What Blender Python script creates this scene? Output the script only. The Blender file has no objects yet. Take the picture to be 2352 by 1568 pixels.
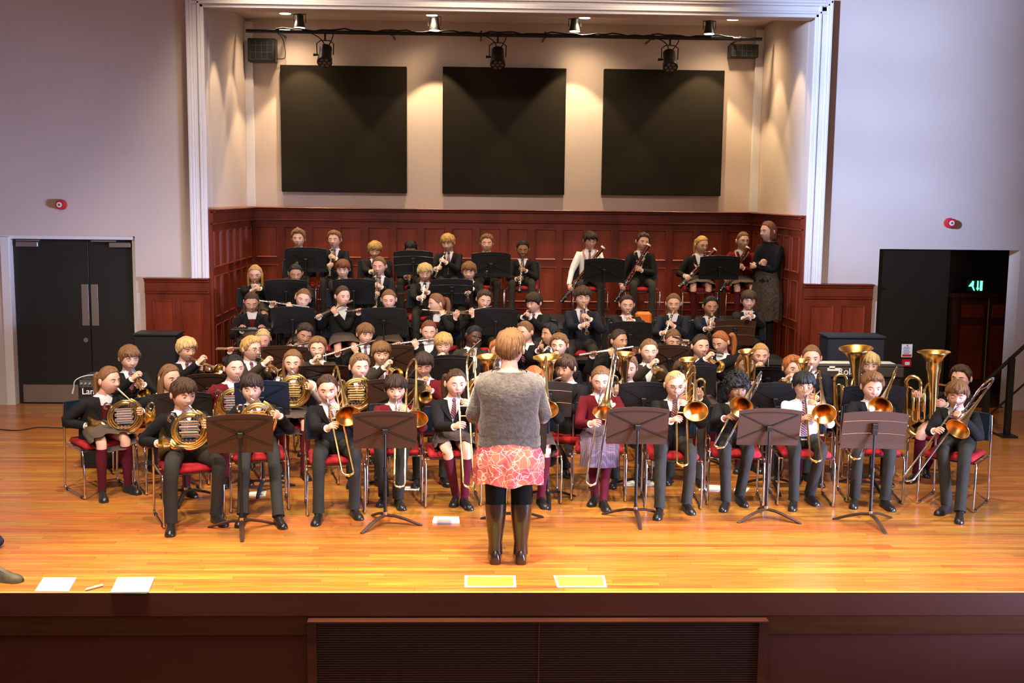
import bpy, math, random
import numpy as np
from mathutils import Vector, Matrix
random.seed(7); np.random.seed(7)
PI = math.pi
C = bpy.context.scene.collection
S = bpy.context.scene
# ------------------------------------------------------------ camera
FPX = 2650.0
YAW, PITCH, ROLL = math.radians(2.0), math.atan(339/FPX), 0.0115
CAM = np.array([0.0, 0.0, 2.65])
_f = np.array([math.sin(YAW)*math.cos(PITCH), math.cos(YAW)*math.cos(PITCH), -math.sin(PITCH)])
_r = np.array([math.cos(YAW), -math.sin(YAW), 0.0])
_u = np.cross(_r, _f)
R_ = _r*math.cos(ROLL) + _u*math.sin(ROLL)
U_ = _u*math.cos(ROLL) - _r*math.sin(ROLL)
cd = bpy.data.cameras.new('camera'); cam = bpy.data.objects.new('camera', cd); C.objects.link(cam)
cd.sensor_width = 36; cd.lens = FPX/2352*36; cd.clip_end = 100
M4 = Matrix(((R_[0], U_[0], -_f[0], CAM[0]), (R_[1], U_[1], -_f[1], CAM[1]), (R_[2], U_[2], -_f[2], CAM[2]), (0, 0, 0, 1)))
cam.matrix_world = M4
S.camera = cam
# ------------------------------------------------------------ exposure, world, lights
S.view_settings.view_transform = 'Standard'; S.view_settings.look = 'None'
S.view_settings.gamma = 1; S.view_settings.use_curve_mapping = False
S.view_settings.exposure = 0.15
S.cycles.use_denoising = True
S.cycles.max_bounces = 6; S.cycles.diffuse_bounces = 3; S.cycles.glossy_bounces = 3
w = bpy.data.worlds.new('world'); S.world = w; w.use_nodes = True
w.node_tree.nodes['Background'].inputs[0].default_value = (0.75, 0.45, 0.32, 1)
w.node_tree.nodes['Background'].inputs[1].default_value = 0.14

def light(kind, name, loc, aim, energy, color, size=0.3, spot=60, blend=0.3, sy=None):
    d = bpy.data.lights.new(name, kind); d.energy = energy; d.color = color
    if kind == 'AREA':
        d.shape = 'RECTANGLE'; d.size = size; d.size_y = sy or size
    elif kind == 'SPOT':
        d.spot_size = math.radians(spot); d.spot_blend = blend; d.shadow_soft_size = size
    else: d.shadow_soft_size = size
    o = bpy.data.objects.new(name, d); C.objects.link(o); o.location = loc
    v = Vector(aim)-Vector(loc); o.rotation_euler = v.to_track_quat('-Z', 'Y').to_euler()
    return o
# stage lamps of the hall, high over the front of the stage
for i, x in enumerate((-3.8, -1.3, 1.3, 3.8)):
    light('SPOT', 'stage_lamp', (x, 4.6, 6.4), (x*0.85, 10.9, 0.6), 1450, (1, .90, .78), .12, 50, .7)
for i, x in enumerate((-2.8, 0, 2.8)):
    light('SPOT', 'overhead_lamp', (x, 9.6, 6.7), (x, 9.9, 0), 980, (1, .84, .60), .15, 74, .8)
for i, x in enumerate((-2.4, 0, 2.4)):
    light('SPOT', 'alcove_lamp', (x, 12.9, 6.2), (x*.9, 14.6, .7), 420, (1, .80, .54), .2, 76, .9)
for x in (-2.2, 2.0): light('SPOT', 'alcove_fill', (x, 8.6, 6.6), (x*.5, 16.7, 3.6), 620, (1, .84, .76), .12, 34, .8)  # fill spots added to brighten the alcove's back wall
# the front edge lamps
for x in (-2.6, -1.2, 0.2, 1.6, 3.0):
    light('SPOT', 'edge_lamp', (x, 7.0, 6.4), (x, 7.35, 0), 3000, (1, .82, .50), .15, 30, 1)
# daylight of the hall windows: high on the left, lower on the right
for z_ in (1.9, 2.8, 3.7, 4.6, 5.5): light('SPOT', 'window_daylight', (-6.0, 4.5, 4.9), (4.98, 14.2, z_), 8200, (.46, .62, 1), .3, 11.5, .9)
a_ = light('AREA', 'window_daylight', (7.4, 6.0, 1.0), (-5.6, 14.2, .2), 130, (.52, .62, 1), 2.0, sy=1.6); a_.data.spread = math.radians(40)
light('AREA', 'balcony_daylight', (-2.0, -2.0, 5.5), (0, 12, 1.0), 60, (.74, .80, 1), 6.0, sy=2.0)

# ------------------------------------------------------------ pixel helpers (2352 x 1568)
def ray(x, y):
    d = _f + R_*((x-1176)/FPX) - U_*((y-784)/FPX)
    return d/np.linalg.norm(d)
def atY(x, y, Y):
    d = ray(x, y); return CAM + d*(Y/d[1])
def atZ(x, y, z):
    d = ray(x, y); return CAM + d*((z-CAM[2])/d[2])
def nrm(v):
    v = np.asarray(v, float); n = np.linalg.norm(v); return v/n if n > 1e-9 else v
def aim(Mp, px, L):
    d = ray(*px); oc = CAM-Mp; b = d.dot(oc); c = oc.dot(oc)-L*L; q = b*b-c
    t = -b-(math.sqrt(q) if q > 0 else 0)
    return nrm(CAM+d*t-Mp)
def onplane(px, P0, n):
    d = ray(*px); return CAM + d*((P0-CAM).dot(n)/d.dot(n))
A = lambda *v: np.array(v, float)

# ------------------------------------------------------------ materials
MATS = {}
def mat(name, col, rough=.6, metal=0., bump=0., bscale=60., var=0., vscale=8., spec=.5, emit=None, stretch=None, coat=0., sheen=0.):
    if name in MATS: return MATS[name]
    m = bpy.data.materials.new(name); m.use_nodes = True; nt = m.node_tree; N = nt.nodes; Lk = nt.links
    b = N['Principled BSDF']; b.inputs['Base Color'].default_value = (*col, 1)
    b.inputs['Roughness'].default_value = rough; b.inputs['Metallic'].default_value = metal
    b.inputs['Specular IOR Level'].default_value = spec
    b.inputs['Coat Weight'].default_value = coat; b.inputs['Sheen Weight'].default_value = sheen
    tc = N.new('ShaderNodeTexCoord'); mp = N.new('ShaderNodeMapping'); Lk.new(tc.outputs['Object'], mp.inputs[0])
    if stretch: mp.inputs['Scale'].default_value = stretch
    if var:
        n = N.new('ShaderNodeTexNoise'); n.inputs['Scale'].default_value = vscale; n.inputs['Detail'].default_value = 4
        Lk.new(mp.outputs[0], n.inputs['Vector'])
        r = N.new('ShaderNodeMapRange'); r.inputs[1].default_value = .25; r.inputs[2].default_value = .75
        r.inputs[3].default_value = 1-var; r.inputs[4].default_value = 1+var; Lk.new(n.outputs[0], r.inputs[0])
        mx = N.new('ShaderNodeMix'); mx.data_type = 'RGBA'; mx.blend_type = 'MULTIPLY'; mx.inputs[0].default_value = 1
        mx.inputs[6].default_value = (*col, 1); Lk.new(r.outputs[0], mx.inputs[7]); Lk.new(mx.outputs[2], b.inputs['Base Color'])
    if bump:
        n2 = N.new('ShaderNodeTexNoise'); n2.inputs['Scale'].default_value = bscale; n2.inputs['Detail'].default_value = 3
        Lk.new(mp.outputs[0], n2.inputs['Vector'])
        bp = N.new('ShaderNodeBump'); bp.inputs['Strength'].default_value = bump; bp.inputs['Distance'].default_value = .01
        Lk.new(n2.outputs[0], bp.inputs['Height']); Lk.new(bp.outputs[0], b.inputs['Normal'])
    if emit:
        b.inputs['Emission Color'].default_value = (*emit[0], 1); b.inputs['Emission Strength'].default_value = emit[1]
    MATS[name] = m; return m
def wood(name, c1, c2, rough=.35, sc=(1, 14, 14), per_island=0., coat=.08):
    m = bpy.data.materials.new(name); m.use_nodes = True; nt = m.node_tree; N = nt.nodes; L = nt.links
    b = N['Principled BSDF']; b.inputs['Roughness'].default_value = rough; b.inputs['Coat Weight'].default_value = coat; b.inputs['Coat Roughness'].default_value = .25
    tc = N.new('ShaderNodeTexCoord'); mp = N.new('ShaderNodeMapping'); mp.inputs['Scale'].default_value = sc
    L.new(tc.outputs['Object'], mp.inputs[0])
    n = N.new('ShaderNodeTexNoise'); n.inputs['Scale'].default_value = 3; n.inputs['Detail'].default_value = 5; n.inputs['Distortion'].default_value = .4
    L.new(mp.outputs[0], n.inputs['Vector'])
    cr = N.new('ShaderNodeValToRGB'); cr.color_ramp.elements[0].position = .3; cr.color_ramp.elements[1].position = .7
    cr.color_ramp.elements[0].color = (*c1, 1); cr.color_ramp.elements[1].color = (*c2, 1); L.new(n.outputs[0], cr.inputs[0])
    out = cr.outputs[0]
    if per_island:
        g = N.new('ShaderNodeNewGeometry'); r = N.new('ShaderNodeMapRange'); r.inputs[3].default_value = 1-per_island; r.inputs[4].default_value = 1+per_island*.9
        L.new(g.outputs['Random Per Island'], r.inputs[0])
        mx = N.new('ShaderNodeMix'); mx.data_type = 'RGBA'; mx.blend_type = 'MULTIPLY'; mx.inputs[0].default_value = 1
        L.new(out, mx.inputs[6]); L.new(r.outputs[0], mx.inputs[7]); out = mx.outputs[2]
        hs = N.new('ShaderNodeHueSaturation'); L.new(out, hs.inputs['Color'])
        r2 = N.new('ShaderNodeMapRange'); r2.inputs[3].default_value = .485; r2.inputs[4].default_value = .52
        ml = N.new('ShaderNodeMath'); ml.operation = 'MULTIPLY'; ml.inputs[1].default_value = 7.13
        fr = N.new('ShaderNodeMath'); fr.operation = 'FRACT'; L.new(g.outputs['Random Per Island'], ml.inputs[0]); L.new(ml.outputs[0], fr.inputs[0])
        L.new(fr.outputs[0], r2.inputs[0]); L.new(r2.outputs[0], hs.inputs['Hue']); out = hs.outputs[0]
    L.new(out, b.inputs['Base Color']); MATS[name] = m; return m
def plaid(name, base, line1, line2, scale=30., rough=.9):
    m = bpy.data.materials.new(name); m.use_nodes = True; nt = m.node_tree; N = nt.nodes; L = nt.links
    b = N['Principled BSDF']; b.inputs['Roughness'].default_value = rough
    tc = N.new('ShaderNodeTexCoord'); cur = None
    for k, (direc, col, thr) in enumerate((('X', line1, .72), ('Z', line2, .72), ('Y', line1, .8))):
        wv = N.new('ShaderNodeTexWave'); wv.bands_direction = direc; wv.inputs['Scale'].default_value = scale/3.0*(1+.1*k)
        L.new(tc.outputs['Object'], wv.inputs['Vector'])
        st = N.new('ShaderNodeMath'); st.operation = 'GREATER_THAN'; st.inputs[1].default_value = thr; L.new(wv.outputs[1], st.inputs[0])
        hf = N.new('ShaderNodeMath'); hf.operation = 'MULTIPLY'; hf.inputs[1].default_value = .55; L.new(st.outputs[0], hf.inputs[0])
        mx = N.new('ShaderNodeMix'); mx.data_type = 'RGBA'; L.new(hf.outputs[0], mx.inputs[0])
        if cur: L.new(cur, mx.inputs[6])
        else: mx.inputs[6].default_value = (*base, 1)
        mx.inputs[7].default_value = (*col, 1); cur = mx.outputs[2]
    L.new(cur, b.inputs['Base Color']); MATS[name] = m; return m
def stripes(name, c1, c2, scale=40., c3=None):
    m = bpy.data.materials.new(name); m.use_nodes = True; nt = m.node_tree; N = nt.nodes; L = nt.links
    b = N['Principled BSDF']; b.inputs['Roughness'].default_value = .5
    tc = N.new('ShaderNodeTexCoord'); wv = N.new('ShaderNodeTexWave'); wv.bands_direction = 'DIAGONAL'; wv.inputs['Scale'].default_value = scale
    L.new(tc.outputs['Object'], wv.inputs['Vector']); cr = N.new('ShaderNodeValToRGB'); cr.color_ramp.interpolation = 'CONSTANT'
    cr.color_ramp.elements[0].color = (*c1, 1); cr.color_ramp.elements[1].color = (*c2, 1); cr.color_ramp.elements[1].position = .55
    if c3: e = cr.color_ramp.elements.new(.9); e.color = (*c3, 1)
    L.new(wv.outputs[1], cr.inputs[0]); L.new(cr.outputs[0], b.inputs['Base Color']); MATS[name] = m; return m
def hairmat(name, col):
    m = mat('hair_'+name, col, .45, 0, .5, 90, .38, 14, .4, stretch=(6, 6, 1)); return m
def pinkprint(name):
    m = bpy.data.materials.new(name); m.use_nodes = True; nt = m.node_tree; N = nt.nodes; L = nt.links
    b = N['Principled BSDF']; b.inputs['Roughness'].default_value = .7
    tc = N.new('ShaderNodeTexCoord'); ns = N.new('ShaderNodeTexNoise'); ns.inputs['Scale'].default_value = 7
    L.new(tc.outputs['Object'], ns.inputs['Vector'])
    ad = N.new('ShaderNodeVectorMath'); ad.operation = 'MULTIPLY_ADD'; ad.inputs[1].default_value = (.14, .14, .14); L.new(ns.outputs['Color'], ad.inputs[0]); L.new(tc.outputs['Object'], ad.inputs[2])
    cur = None; base = (.80, .165, .19)
    n3 = N.new('ShaderNodeTexNoise'); n3.inputs['Scale'].default_value = 9; L.new(tc.outputs['Object'], n3.inputs['Vector'])
    mx0 = N.new('ShaderNodeMix'); mx0.data_type = 'RGBA'; mx0.inputs[6].default_value = (.60, .08, .12, 1); mx0.inputs[7].default_value = (.72, .20, .12, 1)
    cr0 = N.new('ShaderNodeValToRGB'); cr0.color_ramp.elements[0].position = .45; cr0.color_ramp.elements[1].position = .6; L.new(n3.outputs[0], cr0.inputs[0]); L.new(cr0.outputs[0], mx0.inputs[0]); cur = mx0.outputs[2]
    for sc, wd, colr in ((15, .020, (.95, .75, .68)), (9, .014, (.95, .85, .8))):
        v = N.new('ShaderNodeTexVoronoi'); v.feature = 'DISTANCE_TO_EDGE'; v.inputs['Scale'].default_value = sc; L.new(ad.outputs[0], v.inputs['Vector'])
        lt = N.new('ShaderNodeMath'); lt.operation = 'LESS_THAN'; lt.inputs[1].default_value = wd; L.new(v.outputs['Distance'], lt.inputs[0])
        hf = N.new('ShaderNodeMath'); hf.operation = 'MULTIPLY'; hf.inputs[1].default_value = .75; L.new(lt.outputs[0], hf.inputs[0])
        mx = N.new('ShaderNodeMix'); mx.data_type = 'RGBA'; L.new(hf.outputs[0], mx.inputs[0]); L.new(cur, mx.inputs[6]); mx.inputs[7].default_value = (*colr, 1); cur = mx.outputs[2]
    L.new(cur, b.inputs['Base Color']); MATS[name] = m; return m

M = dict(
 blazer=mat('blazer_cloth', (.008, .0068, .0075), .85, 0, .35, 26, .25, 5, .25, sheen=.0),
 blazer2=mat('blazer_cloth_brown', (.035, .026, .019), .85, 0, .35, 26, .25, 5, .25, sheen=.0),  # lighter, browner copy of the blazer cloth
 navy=mat('navy_blazer_cloth', (.010, .012, .022), .85, 0, .35, 26, .25, 5, .25, sheen=.0),
 black=mat('black_cloth', (.008, .009, .009), .9, 0, .3, 30, .2, 5, .2),
 maroon=mat('maroon_knit', (.13, .008, .013), .95, 0, .5, 140, .2, 6, .2),
 shirt=mat('white_shirt_cloth', (.78, .77, .80), .8, 0, .3, 26, .06, 5, .3),
 vest=mat('taupe_waistcoat_cloth', (.05, .028, .026), .85, 0, .3, 30, .2, 5, .2),
 trousers=mat('grey_trouser_cloth', (.028, .0245, .020), .88, 0, .4, 20, .2, 6, .25),
 sock=mat('maroon_sock', (.10, .008, .02), .95, 0, .4, 120, .2, 9, .2),
 darksock=mat('charcoal_sock', (.03, .03, .035), .95),
 shoe=mat('black_shoe_leather', (.016, .014, .013), .28, 0, .15, 30, .2, 9, .5, coat=.4),
 tie=stripes('striped_tie_silk', (.16, .012, .02), (.02, .022, .09), 26., (.5, .4, .45)),
 kilt=plaid('dark_plaid_wool', (.045, .034, .030), (.10, .085, .06), (.10, .014, .02), 60),
 kilt2=plaid('grey_red_plaid_wool', (.06, .05, .075), (.17, .15, .19), (.20, .025, .05), 60),
 sk1=mat('skin_fair', (.72, .40, .29), .5, 0, .04, 80, .06, 14, .4), sk2=mat('skin_tan', (.50, .25, .15), .5, 0, .04, 80, .06, 14, .4),
 sk3=mat('skin_brown', (.28, .13, .07), .5, 0, .04, 80, .06, 14, .4), sk4=mat('skin_dark', (.10, .042, .025), .45, 0, .04, 80, .06, 14, .4),
 lip=mat('lip_pink', (.56, .24, .19), .45), eyew=mat('eye_white', (.75, .74, .74), .25), iris=mat('iris_dark', (.03, .022, .02), .2),
 brass=mat('polished_brass', (1.0, .76, .33), .21, 1., .05, 12, .1, 9), brassin=mat('brass_bell_inside', (1.0, .58, .18), .30, 1., .03, 12, .08, 9),
 silver=mat('polished_silver', (.86, .85, .84), .16, 1.), chrome=mat('chrome_tube', (.72, .71, .72), .14, 1.),
 ebony=mat('black_grenadilla', (.012, .011, .012), .3, 0, coat=.5), rosewood=mat('dark_red_maple', (.10, .010, .008), .25, 0, 0, 60, .3, 12, coat=.7),
 white=mat('ivory_white', (.85, .82, .74), .5), blackp=mat('black_plastic', (.010, .011, .013), .4, 0, .1, 200), bluep=mat('blue_black_plastic', (.010, .020, .036), .38, 0, .1, 200),
 red=mat('red_upholstery', (.38, .006, .012), .85, 0, .3, 200, .12, 14), pink=mat('magenta_red_upholstery', (.50, .012, .06), .85, 0, .3, 200, .12, 14),
 standb=mat('black_stand_steel', (.016, .015, .016), .42, .3, .08, 120), standr=mat('bounce_brown_stand_steel', (.046, .015, .005), .62, 0, .08, 120), standn=mat('navy_stand_steel', (.018, .028, .055), .42, .3, .08, 120),  # standr: black steel, some warm floor bounce put into its brown base
 paper=mat('white_paper', (.86, .86, .85), .8), rubber=mat('black_rubber', (.012, .012, .012), .8), glassframe=mat('glasses_frame', (.02, .018, .02), .3),
 greycloth=None)
HAIR = dict(blond=hairmat('blond', (.50, .29, .09)), fair=hairmat('fair', (.62, .42, .18)), light=hairmat('light_brown', (.20, .092, .036)), brown=hairmat('brown', (.066, .030, .014)),
            dark=hairmat('dark_brown', (.035, .017, .010)), black=hairmat('black', (.010, .008, .008)), ginger=hairmat('ginger', (.38, .12, .032)), conductor=hairmat('auburn_gold', (.25, .115, .045)), auburn=hairmat('auburn', (.16, .045, .016)))

# ------------------------------------------------------------ mesh builder
class MB:
    def __init__(s): s.v = []; s.f = []; s.m = []
    def add(s, vs, fs, m=0):
        o = len(s.v); s.v.extend([tuple(map(float, v)) for v in vs])
        for f in fs: s.f.append([i+o for i in f]); s.m.append(m)
    def loft(s, rings, closed=True, cap=True, m=0):
        n = len(rings[0]); o = len(s.v)
        for r in rings: s.v.extend([tuple(map(float, p)) for p in r])
        k = n if closed else n-1
        for i in range(len(rings)-1):
            for j in range(k):
                a = o+i*n+j; b = o+i*n+(j+1) % n
                s.f.append([a, b, b+n, a+n]); s.m.append(m)
        if cap and closed:
            s.f.append([o+j for j in range(n)][::-1]); s.m.append(m)
            s.f.append([o+(len(rings)-1)*n+j for j in range(n)]); s.m.append(m)
    def tube(s, pts, rad, seg=8, cap=True, m=0, flat=None):
        pts = [np.asarray(p, float) for p in pts]; n = len(pts)
        if np.isscalar(rad): rad = [rad]*n
        T = [nrm(pts[min(i+1, n-1)]-pts[max(i-1, 0)]) for i in range(n)]
        ref = A(0, 0, 1) if abs(T[0][2]) < .9 else A(1, 0, 0)
        if flat is not None: ref = np.asarray(flat[0], float)
        u = nrm(ref-T[0]*ref.dot(T[0])); rings = []
        ang = np.linspace(0, 2*PI, seg, endpoint=False)
        for i in range(n):
            u = nrm(u-T[i]*u.dot(T[i])); v = np.cross(T[i], u)
            k = flat[1] if flat is not None else 1.
            rings.append([pts[i]+(u*math.cos(a)*k+v*math.sin(a))*rad[i] for a in ang])
        s.loft(rings, True, cap, m)
    def box(s, c, size, ax=None, m=0, bev=0):
        c = np.asarray(c, float); X, Y, Z = ax if ax else (A(1, 0, 0), A(0, 1, 0), A(0, 0, 1))
        hx, hy, hz = [q/2 for q in size]
        if bev:
            b = min(bev, hx*.9, hy*.9, hz*.9); rings = []
            for z, q in ((-hz, b), (-hz+b, 0), (hz-b, 0), (hz, b)):
                r = [(hx-q, hy-b-q*0), (hx-b, hy-q), (-hx+b, hy-q), (-hx+q, hy-b), (-hx+q, -hy+b), (-hx+b, -hy+q), (hx-b, -hy+q), (hx-q, -hy+b)]
                rings.append([c+X*x+Y*y+Z*z for x, y in r])
            s.loft(rings, m=m); return
        vs = [c+X*(hx*i)+Y*(hy*j)+Z*(hz*k) for i in (-1, 1) for j in (-1, 1) for k in (-1, 1)]
        s.add(vs, [(0, 1, 3, 2), (4, 6, 7, 5), (0, 4, 5, 1), (2, 3, 7, 6), (0, 2, 6, 4), (1, 5, 7, 3)], m)
    def b2(s, x0, x1, y0, y1, z0, z1, m=0, bev=0): s.box(((x0+x1)/2, (y0+y1)/2, (z0+z1)/2), (abs(x1-x0), abs(y1-y0), abs(z1-z0)), None, m, bev)
    def mesh(s, name, mats, org=(0, 0, 0), smooth=35):
        me = bpy.data.meshes.new(name); o = np.asarray(org, float)
        me.from_pydata([(a-o[0], b-o[1], c-o[2]) for a, b, c in s.v], [], s.f)
        if not isinstance(mats, (list, tuple)): mats = [mats]
        for m in mats: me.materials.append(m)
        me.polygons.foreach_set('material_index', s.m)
        if smooth:
            me.polygons.foreach_set('use_smooth', [True]*len(s.f))
            if smooth < 180: me.set_sharp_from_angle(angle=math.radians(smooth))
        me.update(); return me
def link(name, me, parent=None, org=(0, 0, 0)):
    o = bpy.data.objects.new(name, me); C.objects.link(o)
    if parent is not None: o.parent = parent
    o.location = org; return o
def tag(o, label, cat, group=None):
    o['label'] = label; o['category'] = cat
    if group: o['group'] = group
    return o
class Thing:
    """an Empty at the thing's base; its parts are children"""
    def __init__(s, name, label, cat, org, group=None):
        s.o = bpy.data.objects.new(name, None); C.objects.link(s.o); s.org = np.asarray(org, float)
        s.o.location = org; s.o.empty_display_size = .1; tag(s.o, label, cat, group)
    def part(s, name, mb, mats, smooth=35, sub=None, label=None):
        o = link(name, mb.mesh(name, mats, s.org, smooth), sub if sub is not None else s.o)
        if label: o['label'] = label
        return o
def struct(name, mb, mats, parent=None, smooth=0, label=None):
    o = link(name, mb.mesh(name, mats, (0, 0, 0), smooth), parent)
    if parent is None: o['kind'] = 'structure'
    if label: o['label'] = label
    return o
def solo(name, mb, mats, label, cat, org, group=None, smooth=35):
    o = link(name, mb.mesh(name, mats, org, smooth), None, org); tag(o, label, cat, group); return o
def copy_tree(o, parent=None):
    c = o.copy(); C.objects.link(c)
    if parent is not None: c.parent = parent
    for ch in o.children: copy_tree(ch, c)
    return c
def arc(c, u, v, r, a0, a1, n):
    return [np.asarray(c)+(np.asarray(u)*math.cos(t)+np.asarray(v)*math.sin(t))*r for t in np.linspace(a0, a1, n)]
def smooth_path(pts, k=4):
    """Catmull-Rom through the points"""
    P = [np.asarray(p, float) for p in pts]; P = [2*P[0]-P[1]]+P+[2*P[-1]-P[-2]]; out = []
    for i in range(1, len(P)-2):
        for j in range(k):
            t = j/k; a, b, c, d = P[i-1], P[i], P[i+1], P[i+2]
            out.append(.5*((2*b)+(-a+c)*t+(2*a-5*b+4*c-d)*t*t+(-a+3*b-3*c+d)*t**3))
    out.append(P[-2]); return out
# ============================================================ the room
YW, YB = 14.2, 16.75          # plane of the flanking walls, back wall of the alcove
wallm = mat('cream_wall_paint', (.60, .50, .46), .9, 0, .05, 40, .03, 1.5, .2)
wallw = mat('white_gloss_paint', (.74, .70, .70), .5, 0, 0, 40, .03, 2)
backm = mat('cream_plaster', (.62, .50, .42), .9, 0, .12, 30, .05, 2, .2)
mahog = wood('mahogany', (.10, .011, .003), (.21, .026, .008), .35, (1.2, 1.2, .5))
mahog2 = wood('mahogany_panel', (.13, .015, .004), (.25, .034, .010), .35, (3, 3, .35))
XL = atY(472, 300, YW)[0]; XR = atY(1862, 300, YW)[0]          # the alcove's side walls
ZWA = atY(478, 480, YW)[2]                                      # top of the alcove panelling
ZWO = atY(400, 637, YW)[2]                                      # top of the low panelling
ZARC = atY(1176, 28, YW)[2]; ZCE = atY(1176, 52, YB)[2]
print('room', XL, XR, ZWA, ZWO, ZARC, ZCE)
# stage floor: base + real boards
b = MB(); b.b2(-8, 8, 7.47, YB+.2, -.3, -.012); fl = struct('floor', b, wood('stage_underfloor', (.06, .02, .008), (.09, .03, .01)))
fm = wood('stage_boards', (.36, .105, .018), (.62, .24, .045), .30, (.8, 18, 10), .17, .35)
b = MB(); y = 7.475; row = 0
while y < 14.3:
    wd = .062 if y < 11.5 else .124
    x = -7.6-random.random()*2
    while x < 7.6:
        L = random.uniform(.9, 2.8); x0, x1 = max(x, -7.6), min(x+L, 7.6)
        if x1-x0 > .05: b.b2(x0, x1-.002, y, y+wd-.0016, -.012, 0.0)
        x += L
    y += wd
fb = struct('floorboard', b, fm, fl); fb['kind'] = 'stuff'
# stage front and hall floor
fr = mat('maroon_painted_board', (.075, .018, .012), .45, 0, .05, 30, .12, 1.2)
b = MB(); b.b2(-6.5, 6.5, 7.45, 7.50, -.16, -.002); b.b2(-6.5, 6.5, 7.52, 7.58, -2.2, -.16); st = struct('wall_stage_front', b, fr)
b = MB(); b.b2(-6.5, 6.5, 7.45, 7.475, -.001, .0005); struct('trim_3', b, mat('pale_board_edge', (.6, .33, .13), .5))
b = MB(); b.b2(-8, 8, -6, 7.8, -2.3, -2.2); struct('floor_hall', b, wood('hall_floor_boards', (.30, .10, .03), (.42, .16, .05), .4, (1, 10, 10)))
light('AREA', 'hall_lamp', (0, 3.2, 4.8), (0, 4.4, -2.2), 120, (1, .8, .62), 4)
# radiator casing with slats on the stage front
pl = atY(712, 1500, 7.5)[0]; pr = atY(1752, 1500, 7.5)[0]; zt = atY(1176, 1426, 7.39)[2]
cas = Thing('radiator_casing', 'dark brown slatted casing in the middle of the stage front', 'casing', (0, 7.5, -2.2))
b = MB(); b.b2(pl, pr, 7.38, 7.56, zt-.012, zt); b.b2(pl, pl+.06, 7.39, 7.57, -2.2, zt-.012); b.b2(pr-.06, pr, 7.39, 7.57, -2.2, zt-.012); b.b2(pl, pr, 7.50, 7.57, -2.2, zt-.012)
cas.part('case_frame', b, wood('casing_wood', (.045, .012, .008), (.075, .02, .012), .4, (.5, 4, 4)), 0)
b = MB(); z = zt-.03
while z > -1.0:
    b.b2(pl+.06, pr-.06, 7.41, 7.415, z-.007, z+.003); z -= .0165
o = cas.part('slat', b, mat('dark_slat', (.045, .022, .02), .45), 0); o['kind'] = 'stuff'
b = MB(); b.b2((pl+pr)/2-.004, (pl+pr)/2+.004, 7.402, 7.415, -2.2, zt-.012); cas.part('centre_bead', b, mat('bead_brown', (.10, .03, .02), .5), 0)
# flanking walls
xo0, xo1 = atY(8, 700, YW)[0], atY(314, 700, YW)[0]; zdo = atY(160, 541, YW)[2]
b = MB()
b.b2(-8, xo0, YW, YW+.3, 0, 6.5); b.b2(xo0, xo1, YW, YW+.3, zdo, 6.5); b.b2(xo1, XL-.02, YW, YW+.3, 0, 6.5); b.b2(XL-.02, XR+.02, YW, YW+.3, ZARC, 6.5)
struct('wall_left', b, wallm)
xr0, xr1 = atY(2014, 700, YW)[0], atY(2336, 700, YW)[0]; zdr = atY(2170, 573, YW)[2]
b = MB(); b.b2(XR+.02, xr0, YW, YW+.3, 0, 6.5); b.b2(xr0, xr1, YW, YW+.3, zdr, 6.5); b.b2(xr1, 8, YW, YW+.3, 0, 6.5)
struct('wall_right', b, wallm)
# no pier at the far right: the narrow daylight cones end before it
# alcove walls and ceiling
b = MB(); b.b2(XL-.3, XR+.3, YB, YB+.2, 0, 6.2); struct('wall_back', b, backm)
b = MB(); b.b2(XL-.2, XL, YW+.3, YB, 0, ZCE+.3); struct('wall_alcove_left', b, backm)
b = MB(); b.b2(XR, XR+.2, YW+.3, YB, 0, ZCE+.3); struct('wall_alcove_right', b, backm)
b = MB(); b.b2(XL-.3, XR+.3, YW+.3, YB+.1, ZCE, ZCE+.2); struct('ceiling', b, mat('pale_ceiling_paint', (.82, .72, .62), .9))
b = MB(); b.b2(-8, 8, -3, YW+.3, 7.0, 7.2); struct('ceiling_hall', b, mat('hall_ceiling_paint', (.45, .36, .32), .9))
for nm, x0, x1 in (('wall_side_left', -8.2, -8), ('wall_side_right', 8, 8.2)):
    b = MB(); b.b2(x0, x1, 7, YW, -2.2, 7); struct(nm, b, wallm)
# moulded architrave round the alcove
tn = 1
for x0, sg in ((XL, -1), (XR, 1)):
    b = MB()
    for o0, o1, dp in ((-.01, .03, .05), (.03, .06, .075), (.06, .12, .06), (.12, .15, .09), (.15, .185, .11)):
        b.b2(x0+sg*o0, x0+sg*o1, YW-dp, YW, ZWO-.02, ZARC+.2, 0, .006)
    struct('trim_%d' % tn, b, wallw); tn += 1
b = MB()
for o0, o1, dp in ((-.01, .03, .05), (.03, .06, .075), (.06, .12, .06), (.12, .15, .09), (.15, .185, .11)):
    b.b2(XL-.18, XR+.18, YW-dp, YW, ZARC+o0, ZARC+o1, 0, .006)
struct('trim_4', b, wallw)
# corner boxing strips on the back wall
for k, (x0, x1) in enumerate(((XL+.0, XL+.115), (XR-.115, XR))):
    b = MB(); b.b2(x0, x1, YB-.06, YB, ZWA, ZCE-.05, 0, .004); struct('trim_%d' % (5+k), b, wallw)
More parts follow.
